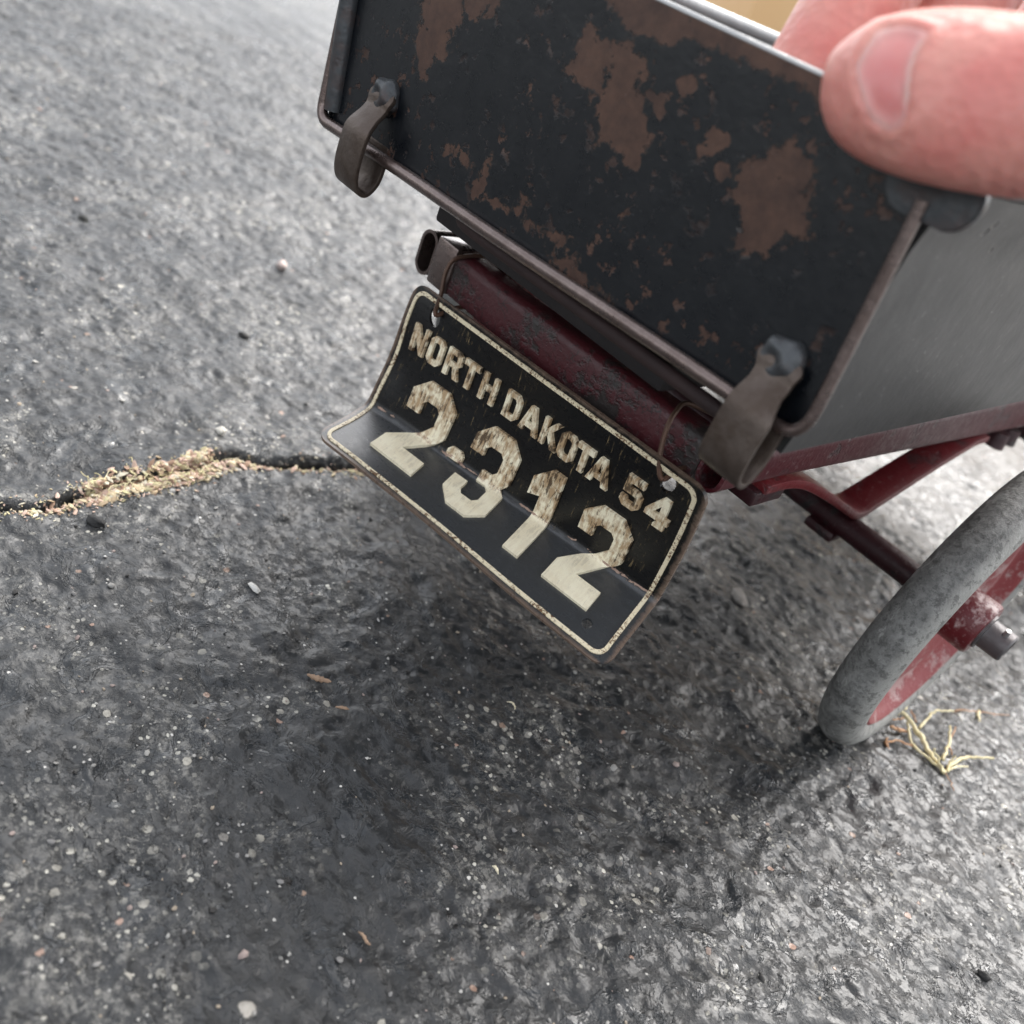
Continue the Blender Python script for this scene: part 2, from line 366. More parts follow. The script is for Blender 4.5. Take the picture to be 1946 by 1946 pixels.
def tube(P, r, seg=12, closed=False, cap=True):
    P = np.asarray(P, float); m = len(P)
    rr = np.full(m, r) if np.isscalar(r) else np.interp(np.linspace(0, 1, m), np.linspace(0, 1, len(r)), r)
    V = []; Fc = []; prev = None
    for i in range(m):
        if closed: t = P[(i + 1) % m] - P[i - 1]
        else: t = P[min(i + 1, m - 1)] - P[max(i - 1, 0)]
        t = t / (np.linalg.norm(t) + 1e-12)
        if prev is None:
            a = np.array([0, 0, 1.]) if abs(t[2]) < .9 else np.array([1., 0, 0])
            n1 = np.cross(t, a)
        else: n1 = prev - t * np.dot(prev, t)
        n1 /= np.linalg.norm(n1); prev = n1; n2 = np.cross(t, n1)
        for k in range(seg):
            th = 2 * math.pi * k / seg
            V.append(P[i] + rr[i] * (math.cos(th) * n1 + math.sin(th) * n2))
    for i in range(m if closed else m - 1):
        for k in range(seg):
            a = i * seg + k; b = i * seg + (k + 1) % seg; j = (i + 1) % m
            Fc.append([a, b, j * seg + (k + 1) % seg, j * seg + k])
    if cap and not closed:
        Fc.append(list(range(seg))[::-1]); Fc.append([(m - 1) * seg + k for k in range(seg)])
    return V, Fc
def lathe_x(c, prof, seg=64, close=False):             # prof: (x offset, radius); revolves about the x axis through c
    V = []; Fc = []; m = len(prof)
    for k in range(seg):
        th = 2 * math.pi * k / seg
        for dx, r in prof: V.append((c[0] + dx, c[1] + r * math.cos(th), c[2] + r * math.sin(th)))
    for k in range(seg):
        for i in range(m if close else m - 1):
            j = (i + 1) % m; k2 = (k + 1) % seg
            Fc.append([k * m + i, k * m + j, k2 * m + j, k2 * m + i])
    return V, Fc
def ribbon(P, width, thick, bev=.0):                   # flat strap: P is a path in (y, z); width = (x0, x1) pairs or one pair
    P = np.asarray(P, float); m = len(P)
    Wd = [width] * m if not isinstance(width, list) else width
    V = []; Fc = []
    for i in range(m):
        t = P[min(i + 1, m - 1)] - P[max(i - 1, 0)]; t /= np.linalg.norm(t); nrm = np.array([-t[1], t[0]])
        for s in (-.5, .5):
            q = P[i] + nrm * thick * s
            for x in Wd[i]: V.append((x, q[0], q[1]))
    for i in range(m - 1):
        a = i * 4; b = a + 4
        for p, q in ((0, 1), (1, 3), (3, 2), (2, 0)): Fc.append([a + p, b + p, b + q, a + q])
    Fc.append([0, 1, 3, 2]); Fc.append([(m - 1) * 4 + k for k in (2, 3, 1, 0)])
    if bev:
        bm = bmesh.new(); vs = [bm.verts.new(v) for v in V]
        for f in Fc: bm.faces.new([vs[i] for i in f])
        bmesh.ops.recalc_face_normals(bm, faces=bm.faces)
        es = [e for e in bm.edges if len(e.link_faces) == 2 and e.calc_face_angle() > .9]
        bmesh.ops.bevel(bm, geom=es, offset=bev, segments=2, affect='EDGES', profile=.5)
        return bm_out(bm)
    return V, Fc

# numpy value noise
_PERM = rng.random((256, 256))
def vnoise(x, y):
    xi = np.floor(x).astype(int); yi = np.floor(y).astype(int); fx = x - xi; fy = y - yi
    fx = fx * fx * (3 - 2 * fx); fy = fy * fy * (3 - 2 * fy)
    g = lambda a, b: _PERM[a % 256, b % 256]
    return (g(xi, yi) * (1 - fx) + g(xi + 1, yi) * fx) * (1 - fy) + (g(xi, yi + 1) * (1 - fx) + g(xi + 1, yi + 1) * fx) * fy
def fbm(x, y, s, o=4, rough=.5):
    v = 0; a = 1; t = 0
    for k in range(o):
        v = v + a * vnoise(x * s + 17.3 * k, y * s + 5.1 * k); t += a; a *= rough; s *= 2.03
    return v / t

# ------------------------------------------------------------------ ground
CRACK_PX = [(-60, 972), (0, 968), (40, 969), (80, 967), (112, 958), (150, 945), (200, 932), (260, 922), (320, 908), (370, 897), (405, 884), (440, 876),
            (470, 879), (500, 884), (550, 887), (600, 888), (650, 890), (690, 895), (740, 902), (800, 905)]
CR = smooth_path([at(a, b, 2, 0)[:2] for a, b in CRACK_PX], 6)
def crack_dist(x, y):
    d = np.full(x.shape, 9.0); side = np.zeros(x.shape); along = np.zeros(x.shape)
    sel = (x > CR[:, 0].min() - .3) & (x < CR[:, 0].max() + .3) & (y > CR[:, 1].min() - .3) & (y < CR[:, 1].max() + .3)
    xs, ys = x[sel], y[sel]; dd = np.full(xs.shape, 9.0); sd = np.zeros(xs.shape); al = np.zeros(xs.shape)
    for i in range(len(CR) - 1):
        a, b = CR[i], CR[i + 1]; ab = b - a; L = ab @ ab
        t = np.clip(((xs - a[0]) * ab[0] + (ys - a[1]) * ab[1]) / L, 0, 1)
        q = np.hypot(xs - a[0] - t * ab[0], ys - a[1] - t * ab[1]); c = ab[0] * (ys - a[1]) - ab[1] * (xs - a[0])
        m = q < dd; dd[m] = q[m]; sd[m] = np.sign(c[m]); al[m] = i / len(CR)
    d[sel] = dd; side[sel] = sd; along[sel] = al
    return d, side, along
def axis(lo, hi, step, far):
    a = list(np.arange(lo, hi, step)); s = step; v = a[-1]
    up = []
    while v < far: s *= 1.35; v += s; up.append(v)
    s = step; v = lo; dn = []
    while v > -far: s *= 1.35; v -= s; dn.append(v)
    return np.array(dn[::-1] + a + up)
def ground_height(X, Y):
    wx = X + .05 * fbm(X, Y, 6, 2); wy = Y + .05 * fbm(X + 9, Y + 4, 6, 2)
    lump = fbm(wx, wy, 9, 3, .55)
    peb = fbm(wx + 3, wy, 24, 4, .60)
    h = .026 * (lump - .5) + .0095 * (np.abs(peb - .5) * -2 + .3) + .004 * (fbm(X, Y, 64, 2, .6) - .5)
    d, side, al = crack_dist(X, Y)
    jit = .45 + 1.1 * fbm(X, Y, 18, 3); d = np.abs(d + .022 * (fbm(X + 3, Y, 16, 4, .6) - .5) * (d < .2))
    w = np.interp(al, [0, .12, .3, .52, .6, .8, 1.0], [.007, .008, .007, .009, .014, .011, .008]) * jit
    g = np.exp(-(d / w) ** 2)
    lip = np.exp(-((d - .03) / .035) ** 2) * (side > 0) * .009 + np.exp(-((d - .03) / .03) ** 2) * (side < 0) * .003
    return h - .045 * g + lip, peb, g
def build_ground():
    xs = axis(-4.6, .55, .0058, 900); ys = axis(.12, 3.35, .0046, 900)
    X, Y = np.meshgrid(xs, ys); H, peb, g = ground_height(X, Y)
    inside = (X > -6) & (X < 2) & (Y > -1) & (Y < 5)
    H = np.where(inside, H, 0.0)
    nx, ny = len(xs), len(ys)
    V = np.stack([X.ravel(), Y.ravel(), H.ravel()], 1) * S
    i = np.arange(nx * ny).reshape(ny, nx)
    Fq = np.stack([i[:-1, :-1], i[:-1, 1:], i[1:, 1:], i[1:, :-1]], -1).reshape(-1, 4)
    me = bpy.data.meshes.new("ground")
    me.vertices.add(len(V)); me.vertices.foreach_set('co', V.ravel().astype(np.float32))
    me.loops.add(Fq.size); me.loops.foreach_set('vertex_index', Fq.ravel().astype(np.int32))
    me.polygons.add(len(Fq)); me.polygons.foreach_set('loop_start', (np.arange(len(Fq)) * 4).astype(np.int32))
    me.polygons.foreach_set('use_smooth', np.ones(len(Fq), bool)); me.update(calc_edges=True)
    for nm, arr in (('relief', peb), ('crack', g)):
        at_ = me.attributes.new(nm, 'FLOAT', 'POINT'); at_.data.foreach_set('value', arr.ravel().astype(np.float32))
    me.materials.append(MA['asphalt'])
    o = bpy.data.objects.new("ground", me); COL.objects.link(o); o['kind'] = 'structure'
    o['label'] = 'worn dark grey asphalt with a crack under the toy wagon'
    return o
build_ground()
def gz(x, y): return float(ground_height(np.array([[x]]), np.array([[y]]))[0][0, 0])

# ------------------------------------------------------------------ cardboard box beyond the wagon
def build_carton():
    c = at_depth(1436, 0, 9.0)
    t = thing('cardboard_box', 'long plain tan cardboard box far behind the wagon, out of focus', 'box', (c[0], c[1], 0))
    cx, cy = c[0], c[1]; h = 3.4
    ex, ey = np.array([.72, .694]), np.array([-.694, .72])
    P = lambda a, b, z: (cx + ex[0] * a + ey[0] * b, cy + ex[1] * a + ey[1] * b, z)
    L, D, tk = 14.0, 6.0, .05
    mk('wall', *hexa([P(0, 0, .02), P(L, 0, .02), P(L, tk, .02), P(0, tk, .02), P(0, 0, h), P(L, 0, h), P(L, tk, h), P(0, tk, h)], .01), 'card', t)
    mk('wall', *hexa([P(0, tk, .02), P(tk, tk, .02), P(tk, D, .02), P(0, D, .02), P(0, tk, h), P(tk, tk, h), P(tk, D, h), P(0, D, h)], .01), 'card', t)
    mk('wall', *hexa([P(L - tk, tk, .02), P(L, tk, .02), P(L, D, .02), P(L - tk, D, .02), P(L - tk, tk, h), P(L, tk, h), P(L, D, h), P(L - tk, D, h)], .01), 'card', t)
    mk('wall', *hexa([P(tk, D - tk, .02), P(L - tk, D - tk, .02), P(L - tk, D, .02), P(tk, D, .02), P(tk, D - tk, h), P(L - tk, D - tk, h), P(L - tk, D, h), P(tk, D, h)], .01), 'card', t)
    mk('flap', *hexa([P(0, 0, h), P(L, 0, h), P(L, tk, h), P(0, tk, h), P(0, 2.9, h + .06), P(L, 2.9, h + .06), P(L, 2.95, h + .1), P(0, 2.95, h + .1)], 0), 'card', t)
    mk('flap', *hexa([P(0, D, h), P(L, D, h), P(L, D - tk, h), P(0, D - tk, h), P(0, 3.0, h + .06), P(L, 3.0, h + .06), P(L, 3.05, h + .1), P(0, 3.05, h + .1)], 0), 'card', t)
build_carton()

# ------------------------------------------------------------------ wagon
YG = .84
def build_wagon():
    xr, xl = -.42, -1.085
    wag = thing('toy_wagon', 'old metal toy wagon with rusty black tailgate and red frame, held by a hand', 'toy wagon', (-.75, 1.6, 0))
    # --- box
    yb0, yb1 = .853, 3.2
    prof = [(-.326, .655), (-.322, .70), (-.322, .88), (-.319, .905), (-.312, .925), (-.309, .945)]
    V = []; Fc = []
    ys = np.linspace(yb0, yb1, 16)
    for y in ys:
        for dx in (0, -.008):
            for x, z in prof: V.append((x + dx, y, z))
    m = len(prof) * 2; k = len(prof)
    for i in range(len(ys) - 1):
        a, b = i * m, (i + 1) * m
        for j in range(k - 1):
            Fc.append([a + j, b + j, b + j + 1, a + j + 1]); Fc.append([a + k + j + 1, b + k + j + 1, b + k + j, a + k + j])
    for e in (0, (len(ys) - 1) * m):
        for j in range(k - 1): Fc.append([e + j, e + j + 1, e + k + j + 1, e + k + j])
    side = mk('side_panel', V, Fc, 'side', wag)
    mk('top_rim', *tube([(-.312, YG + .03, .957), (-.312, yb1, .957)], .0135, 12), 'boss', side)
    mk('side_panel', *box(-1.222, -1.214, yb0, yb1, .655, .962), 'inner', wag)
    lr = mk('top_rim', *tube([(-1.219, YG + .03, .972), (-1.219, yb1, .972)], .0135, 12), 'inner', wag)
    mk('front_panel', *box(-1.213, -.331, yb1 - .012, yb1, .66, .955), 'inner', wag)
    mk('floor_pan', *hexa([(-1.213, .857, .640), (-.331, .857, .668), (-.331, yb1 - .013, .668), (-1.213, yb1 - .013, .640), (-1.213, .857, .656), (-.331, .857, .695), (-.331, yb1 - .013, .695), (-1.213, yb1 - .013, .656)], .002), 'under', wag)
    # --- bent wire frame round the rear opening
    wl, wr = at(609, 225, 1, YG), at(1520, 838, 1, YG)
    rt = at(1757, 380, 1, YG); lt = at(655, 0, 1, YG) + (at(655, 0, 1, YG) - wl) * 1.0; lt[2] = .968
    def corner(p, a, b, r, n=7):
        a = (a - p) / np.linalg.norm(a - p); b = (b - p) / np.linalg.norm(b - p)
        return [p + r * ((1 - t) ** 2 * a + t ** 2 * b) for t in np.linspace(0, 1, n)]
    path = [lt + (wl - lt) * t for t in np.linspace(0, .8, 8)] + corner(wl, lt, wr, .028) + [wl + (wr - wl) * t for t in np.linspace(.08, .92, 18)] \
        + corner(wr, wl, rt, .034) + [wr + (rt - wr) * t for t in np.linspace(.2, 1, 10)]
    nb = len(path)
    path = np.array(path)
    # a slight hand-bent waver
    path[:, 2] += .0012 * np.sin(np.linspace(0, 23, nb)); path[:, 1] += .0012 * np.sin(np.linspace(1, 17, nb))
    sd = np.concatenate([[0], np.cumsum(np.linalg.norm(np.diff(path, axis=0), axis=1))]); sd /= sd[-1]
    rad = np.interp(np.linspace(0, 1, nb), np.linspace(0, 1, nb), np.where(np.arange(nb) < 12, .0080, np.where(np.arange(nb) < 34, .0090, .0066)))
    rad = np.convolve(np.pad(rad, 3, mode='edge'), np.ones(7) / 7, 'valid')
    mk('wire_frame', *tube(path, list(rad), 16), 'wire', wag)
    # painted rear edge of the left side
    a, b = at(631, 205, 1, YG + .004), at(664, 0, 1, YG + .004)
    b = b + (b - a) * .9; b[2] = .965
    mk('edge_roll', *tube(smooth_path([a + (0, .004, -.004), a + (b - a) * .4, b], 8), .0145, 12), 'boss', wag)
    # --- tailgate
    g0, g1, g2, g3 = np.array([-1.214, 0, .650]), np.array([-.318, 0, .682]), np.array([-.329, 0, .9755]), np.array([-1.211, 0, .9735])
    nu, nv = 340, 130
    U, Vv = np.meshgrid(np.linspace(0, 1, nu), np.linspace(0, 1, nv))
    P = ((1 - U) * (1 - Vv))[..., None] * g0 + (U * (1 - Vv))[..., None] * g1 + (U * Vv)[..., None] * g2 + ((1 - U) * Vv)[..., None] * g3
    P[..., 1] = YG + .008 + .0018 * (fbm(P[..., 0], P[..., 2], 9, 2) - .5)
    # wear: broad patches where the paint has come off
    wear = np.zeros(U.shape)
    WX = .055 * (fbm(P[..., 0] + 5, P[..., 2], 22, 5, .65) - .5); WZ = .055 * (fbm(P[..., 0], P[..., 2] + 5, 22, 5, .65) - .5)
    def blob(px, py, rx, rz, amp=.55, rot=0.0):
        c = at(px, py, 1, YG); dx = P[..., 0] - c[0] + WX; dz = P[..., 2] - c[2] + WZ
        ca, sa = math.cos(rot), math.sin(rot); a = (dx * ca + dz * sa) / rx; b_ = (-dx * sa + dz * ca) / rz
        np.maximum(wear, amp * np.clip(1.62 - np.sqrt(a * a + b_ * b_), 0, 1) ** 1.1, out=wear)
    blob(825, 25, .040, .050); blob(800, 85, .020, .035); blob(895, 10, .03, .022)
    blob(1170, 195, .034, .050); blob(1120, 120, .022, .024); blob(1190, 255, .022, .026); blob(1240, 180, .016, .012, .45)
    blob(1465, 365, .038, .046); blob(1420, 440, .024, .024); blob(1510, 330, .020, .022); blob(1345, 265, .018, .012); blob(1300, 165, .016, .014)
    blob(905, 340, .012, .030, .42); blob(960, 390, .036, .010, .46, .1); blob(1030, 445, .05, .010, .36); blob(860, 300, .04, .008, .34)
    blob(1100, 540, .06, .014, .34); blob(1370, 330, .010, .010, .5); blob(1000, 190, .012, .01, .4); blob(1110, 60, .012, .02, .45)
    zt = g2[2] * U + g3[2] * (1 - U) - P[..., 2]
    np.maximum(wear, .5 * np.clip(1.5 - zt / (.016 + .030 * np.clip(fbm(U * 10, Vv, 1.0, 3) * 1.5 - .35, 0, 1)), 0, 1) * (U > .40), out=wear)
    pts = P.reshape(-1, 3); back = pts.copy(); back[:, 1] += .008
    i = np.arange(nu * nv).reshape(nv, nu); n0 = nu * nv
    q = np.stack([i[:-1, :-1], i[:-1, 1:], i[1:, 1:], i[1:, :-1]], -1).reshape(-1, 4)
    rim = list(i[0, :]) + list(i[1:, -1]) + list(i[-1, -2::-1]) + list(i[-2:0:-1, 0])
    Fc = [list(x) for x in q]
    bi = [0, nu - 1, nu * nv - 1, nu * (nv - 1)]
    bv = [tuple(back[k]) for k in rim]; nb_ = len(pts)
    Fc += [[rim[k], nb_ + k, nb_ + (k + 1) % len(rim), rim[(k + 1) % len(rim)]] for k in range(len(rim))]
    Fc.append([nb_ + k for k in range(len(rim))])
    gate = mk('tailgate', list(map(tuple, pts)) + bv, Fc, 'gate', wag)
    wa = gate.data.attributes.new('wear', 'FLOAT', 'POINT')
    wa.data.foreach_set('value', np.concatenate([wear.ravel(), np.zeros(len(bv))]).astype(np.float32))
    t0, t1 = g3 + (0, YG + .012, .001), g2 + (0, YG + .012, .001)
    mk('hem', *tube([t0, t0 + (t1 - t0) * .5, t1], .0042, 10), 'steel', gate)
    # rounded ear at the gate's right upper corner
    c = at(1806, 378, 1, YG - .004)
    bm = bmesh.new(); ring = []
    for k in range(28):
        th = 2 * math.pi * k / 28; x = math.cos(th); z = math.sin(th)
        ring.append(bm.verts.new((c[0] + .028 * x - (.035 if x < 0 else 0), YG - .002, c[2] + .027 * z)))
    f = bm.faces.new(ring); ex = bmesh.ops.extrude_face_region(bm, geom=[f])
    bmesh.ops.translate(bm, verts=[v for v in ex['geom'] if isinstance(v, bmesh.types.BMVert)], vec=(0, .012, 0))
    bmesh.ops.recalc_face_normals(bm, faces=bm.faces)
    bmesh.ops.bevel(bm, geom=[e for e in bm.edges if e.calc_face_angle(0) > 1], offset=.002, segments=2, affect='EDGES')
    mk('corner_ear', *bm_out(bm), 'boss', gate)
    # hinge straps: rivet boss on the gate, neck, then a loop round the wire
    def hinge(xb, xt, ztop, zb, wb):
        pz = lambda t: zb + (ztop - zb) * t
        prof = [(YG + .004, pz(1.0)), (YG - .004, pz(.90)), (YG - .008, pz(.80)), (YG - .020, pz(.69)), (YG - .030, pz(.58)), (YG - .033, pz(.43)), (YG - .033, pz(.20)),
                (YG - .027, pz(.06)), (YG - .015, pz(0.0)), (YG - .004, pz(.02)), (YG + .007, pz(.14)), (YG + .010, pz(.32)), (YG + .010, pz(.50))]
        pp = smooth_path(prof, 5)
        ws = np.interp(np.linspace(0, 1, len(pp)), [0, .06, .14, .22, .34, .5, 1], [.30, .5, .42, .40, .50, .5, .5])
        xs_ = np.interp(np.linspace(0, 1, len(pp)), [0, .35, 1], [xt, xb, xb])
        wd = [(x - w * wb, x + w * wb) for x, w in zip(xs_, ws)]
        h = mk('hinge', *ribbon(pp, wd, .0074, .0018), 'clip', gate)
        # hammered rivet boss
        bm = bmesh.new(); bmesh.ops.create_uvsphere(bm, u_segments=32, v_segments=20, radius=1)
        for v in bm.verts:
            x, y, z = v.co
            r = 1 + .10 * math.sin(5 * x + 3 * z) * math.cos(4 * z - x)
            dent = -.45 * math.exp(-((x + .25) ** 2 + (z - .05) ** 2) / .12) if y < 0 else 0
            v.co = (xt + .027 * x * r, YG + .004 + .017 * y * r * (1 + dent), pz(.92) + .025 * z * r)
        mk('rivet', *bm_out(bm), 'boss', h, sharp=None)
    hinge(-1.083, -1.085, .742, .600, .056)
    hinge(-.360, -.372, .748, .612, .056)
    # lip under the wire
    a, b = at(890, 432, 1, .868), at(1345, 765, 1, .868)
    mk('floor_lip', *tube(smooth_path([a + (-.02, .02, .008), a, a + (b - a) * .5, b, b + (b - a) * .12], 6), .0095, 12), 'lip', wag)
    for x in (-.462, -1.045):
        mk('runner', *box(x - .018, x + .012, 1.06, 2.95, .569, .639), 'under', wag)
    mk('runner', *box(-.99, -.52, .91, 1.10, .600, .639, .006), 'under', wag)
    # --- rails: hollow at the rear end
    def rail(x0, x1, zt, zb0, zb1, mat, y0=.984):
        y1 = 3.0; tk = .0055; st = []
        r_ = .021
        def sec(y, zt, zb, ins):
            a0, a1, c0, c1 = x0 + ins, x1 - ins, zb + ins, zt - ins; r = max(r_ - ins, .002); out = []
            for cx, cz, s in ((a1 - r, c1 - r, 0), (a0 + r, c1 - r, 1), (a0 + r, c0 + r, 2), (a1 - r, c0 + r, 3)):
                for k in range(6):
                    th = math.pi / 2 * (s + k / 5); out.append((cx + r * math.cos(th), y, cz + r * math.sin(th)))
            return out
        ylist = [(y0 + .14, zb0, tk), (y0, zb0, tk), (y0, zb0, 0), (y0 + .2, zb0, 0), (2.34, zb1, 0), (y1, zb1, 0)]
        V = []; Fc = []
        for y, zb, ins in ylist: V += sec(y, zt, zb, ins)
        for i in range(len(ylist) - 1):
            for k in range(24): Fc.append([i * 24 + k, i * 24 + (k + 1) % 24, (i + 1) * 24 + (k + 1) % 24, (i + 1) * 24 + k])
        Fc.append(list(range(24))); Fc.append([(len(ylist) - 1) * 24 + k for k in range(24)])
        return mk('rail', V, Fc, mat, wag, sharp=50)
    rail(-.462, xr, .567, .499, .458, 'rail'); rail(xl, -1.043, .553, .478, .458, 'wire')
    mk('end_sleeve', *box(-1.0425, -.992, .9795, 1.036, .4775, .556, .005), 'wire', wag)
    # --- rear cross member with a rolled upper edge
    sec = [(.9835, .482), (.9835, .533), (.9855, .542), (.992, .549), (1.002, .551), (1.03, .549), (1.03, .482)]
    V = []; Fc = []
    xs = np.linspace(-1.0415, -.4635, 30); mm = len(sec)
    for x in xs:
        dz = .003 * math.sin(x * 9) + .014 * (x + 1.04)
        for y, z in sec: V.append((x, y + .0012 * math.sin(x * 23), z + dz))
    for i in range(len(xs) - 1):
        for k in range(mm): Fc.append([i * mm + k, i * mm + (k + 1) % mm, (i + 1) * mm + (k + 1) % mm, (i + 1) * mm + k])
    Fc.append(list(range(mm))); Fc.append([(len(xs) - 1) * mm + k for k in range(mm)])
    mk('cross_member', V, Fc, 'cross', wag, sharp=50)
    # --- axle brackets, axle, wheels
    yw, zw = 1.608, .314
    for x, mt in ((xr, 'bright'), (xl + .062, 'bright')):
        pp = smooth_path([(1.13, .487), (1.20, .486), (1.275, .470), (1.40, .424), (1.53, .372), (1.585, .350), (1.625, .346), (1.665, .357), (1.85, .412), (2.02, .455), (2.10, .458)], 6)
        br = mk('axle_bracket', *ribbon(pp, (x - .062, x), .016, .003), mt, wag)
        mk('clamp', *box(x - .075, x - .010, yw - .036, yw + .036, zw - .036, zw - .014, .008), 'axle', br)
        mk('foot', *box(x - .060, x - .004, 1.115, 1.20, .458, .482, .003), 'axle', br)
    mk('axle', *lathe_x((0, yw, zw), [(-1.415, .004), (-1.415, .022), (-1.28, .024), (-.22, .024), (-.15, .0235)], 28), 'axle', wag)
    wheel = None
    def make_wheel(cx, flip):
        w = bpy.data.objects.new('wheel', None); COL.objects.link(w); w.parent = wag
        s = -1 if flip else 1
        c = (cx, yw, zw); Rt, rt = .2745, .0395
        tp = [(s * rt * 1.0 * math.cos(a), Rt + rt * math.sin(a)) for a in np.linspace(0, 2 * math.pi, 25)[:-1]]
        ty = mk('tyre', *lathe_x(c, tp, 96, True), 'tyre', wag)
        di = mk('disc', *lathe_x(c, [(s * .030, .254), (s * .033, .246), (s * .030, .240), (s * .020, .232), (s * .006, .215), (s * .002, .19), (s * .009, .165), (s * .009, .15), (s * .001, .13), (0, .09), (s * .004, .05),
                                          (-s * .004, .05), (-s * .006, .13), (-s * .006, .2), (-s * .02, .235), (-s * .03, .25)], 72), 'disc', wag)
        hb = mk('hub', *lathe_x(c, [(-s * .03, .024), (-s * .03, .05), (s * .004, .052), (s * .056, .052), (s * .061, .049), (s * .062, .046), (s * .062, .024)], 40), 'hub', wag)
        ae = mk('axle_end', *lathe_x(c, [(s * .062, .034), (s * .066, .034), (s * .067, .0275), (s * .106, .0265), (s * .109, .024), (s * .109, .017), (s * .090, .016), (s * .090, .001)], 32), 'pin', wag)
        pn = mk('cotter_pin', *tube([(cx + s * .092, yw - .012, zw + .022), (cx + s * .092, yw - .017, zw + .034)], [.0055, .0045], 10), 'steel', wag)
        for o in (ty, di, hb, ae, pn): o.parent = w
        return w
    make_wheel(-.2023, False); make_wheel(-1.30, True)
    for src in [o for o in wag.children if o.name.startswith('wheel')]:
        c = src.copy(); COL.objects.link(c); c.location = (0, (2.96 - yw) * S, 0)
        for ch in src.children:
            d = ch.copy(); COL.objects.link(d); d.parent = c
    ax2 = [o for o in wag.children if o.name.startswith('axle') and o.type == 'MESH' and 'bracket' not in o.name][0].copy()
    COL.objects.link(ax2); ax2.location = (0, (2.96 - yw) * S, 0)
    mk('front_bolster', *box(-1.05, -.45, 2.93, 2.99, .336, .456, .006), 'axle', wag)
    # bolt heads seen under the rail
    for y in (2.22, 2.30):
        bm = bmesh.new(); bmesh.ops.create_cone(bm, cap_ends=True, segments=14, radius1=.028, radius2=.022, depth=.035)
        bmesh.ops.translate(bm, verts=bm.verts, vec=(-.435, y, .440)); mk('bolt', *bm_out(bm), 'axle', wag)
    return wag
build_wagon()

# ------------------------------------------------------------------ licence plate
HU, HL = .213, .128; VC = HU / (HU + HL)
pTL, pTR = np.array([-1.0121, .95, .4775]), np.array([-.4243, .95, .5135])
pcL, pcR = np.array([-.9997, .9148, .2677]), np.array([-.4372, 1.0076, .3089])
pBL, pBR = np.array([-.9497, .7975, .2569]), np.array([-.4051, .8953, .2566])
def plate_pt(u, v):
    a, c, b = pTL * (1 - u) + pTR * u, pcL * (1 - u) + pcR * u, pBL * (1 - u) + pBR * u
    e = .046                                          # fold radius as a share of the height
    if v < VC - e: p = a + (c - a) * v / VC
    elif v > VC + e: p = c + (b - c) * (v - VC) / (1 - VC)
    else:
        t = (v - VC + e) / (2 * e); q0 = a + (c - a) * (VC - e) / VC; q1 = c + (b - c) * e / (1 - VC)
        p = (1 - t) ** 2 * q0 + 2 * t * (1 - t) * c + t * t * q1
    # old dents: the upper part bows, the edges waver
    nrm = np.array([.1, -1, .25]); nrm = nrm / np.linalg.norm(nrm)
    bow = .006 * math.sin(math.pi * min(v / VC, 1)) * (1 if v < VC else 0)
    wv = .0035 * math.sin(u * 9 + 1) * math.sin(v * 7) + .004 * math.exp(-((u - .03) / .05) ** 2) * math.sin(v * 14)
    return p + nrm * (-bow + wv)
def plate_map(pts):
    out = []
    for u, v, w in pts:
        p = plate_pt(u, v); du = plate_pt(u + .01, v) - plate_pt(u - .01, v); dv = plate_pt(u, v + .012) - plate_pt(u, v - .012)
        n = np.cross(dv, du); n /= np.linalg.norm(n); out.append(p + n * w)
    return np.array(out)
def sheet(loops, w0, w1, cuts_v, cuts_u=(), slope=0.0):  # outline(s) in (u, v), made into a bent slab between offsets w0 and w1
    bm = bmesh.new(); es = []
    for lp in loops:
        vs = [bm.verts.new((u, v, 0)) for u, v in lp]
        es += [bm.edges.new((vs[i], vs[(i + 1) % len(vs)])) for i in range(len(vs))]
    bmesh.ops.triangle_fill(bm, use_beauty=True, use_dissolve=False, edges=es)
    for c in cuts_v: bmesh.ops.bisect_plane(bm, geom=bm.verts[:] + bm.edges[:] + bm.faces[:], plane_co=(0, c, 0), plane_no=(0, 1, 0))
    for c in cuts_u: bmesh.ops.bisect_plane(bm, geom=bm.verts[:] + bm.edges[:] + bm.faces[:], plane_co=(c, 0, 0), plane_no=(1, 0, 0))
    bmesh.ops.recalc_face_normals(bm, faces=bm.faces)
    if sum(f.normal.z for f in bm.faces) < 0: bmesh.ops.reverse_faces(bm, faces=bm.faces)
    ex = bmesh.ops.extrude_face_region(bm, geom=bm.faces[:])
    tv = set(v for v in ex['geom'] if isinstance(v, bmesh.types.BMVert))
    for v in bm.verts: v.co.z = w1 if v in tv else w0
    bmesh.ops.recalc_face_normals(bm, faces=bm.faces)
    bm.verts.index_update()
    uvw = [tuple(v.co) for v in bm.verts]; f = [[x.index for x in g.verts] for g in bm.faces]; bm.free()
    return uvw, f
def plate_obj(name, loops, w0, w1, mat, parent, cv, cu=()):
    uvw, f = sheet(loops, w0, w1, cv, cu)
    o = mk(name, plate_map(uvw), f, mat, parent, sharp=40)
    uvl = o.data.uv_layers.new(name='UVMap')
    for lp in o.data.loops:
        u, v, _ = uvw[lp.vertex_index]; uvl.data[lp.index].uv = (u, 1 - v)
    return o
ASP = .58 / .341
def rrect(u0, u1, v0, v1, r, n=6):                     # r as a share of the width
    out = []
    for cu, cv, s in ((u1 - r, v1 - r * ASP, 0), (u0 + r, v1 - r * ASP, 1), (u0 + r, v0 + r * ASP, 2), (u1 - r, v0 + r * ASP, 3)):
        for k in range(n + 1):
            th = math.pi / 2 * (s + k / n); out.append((cu + r * math.cos(th), cv + r * ASP * math.sin(th)))
    return out
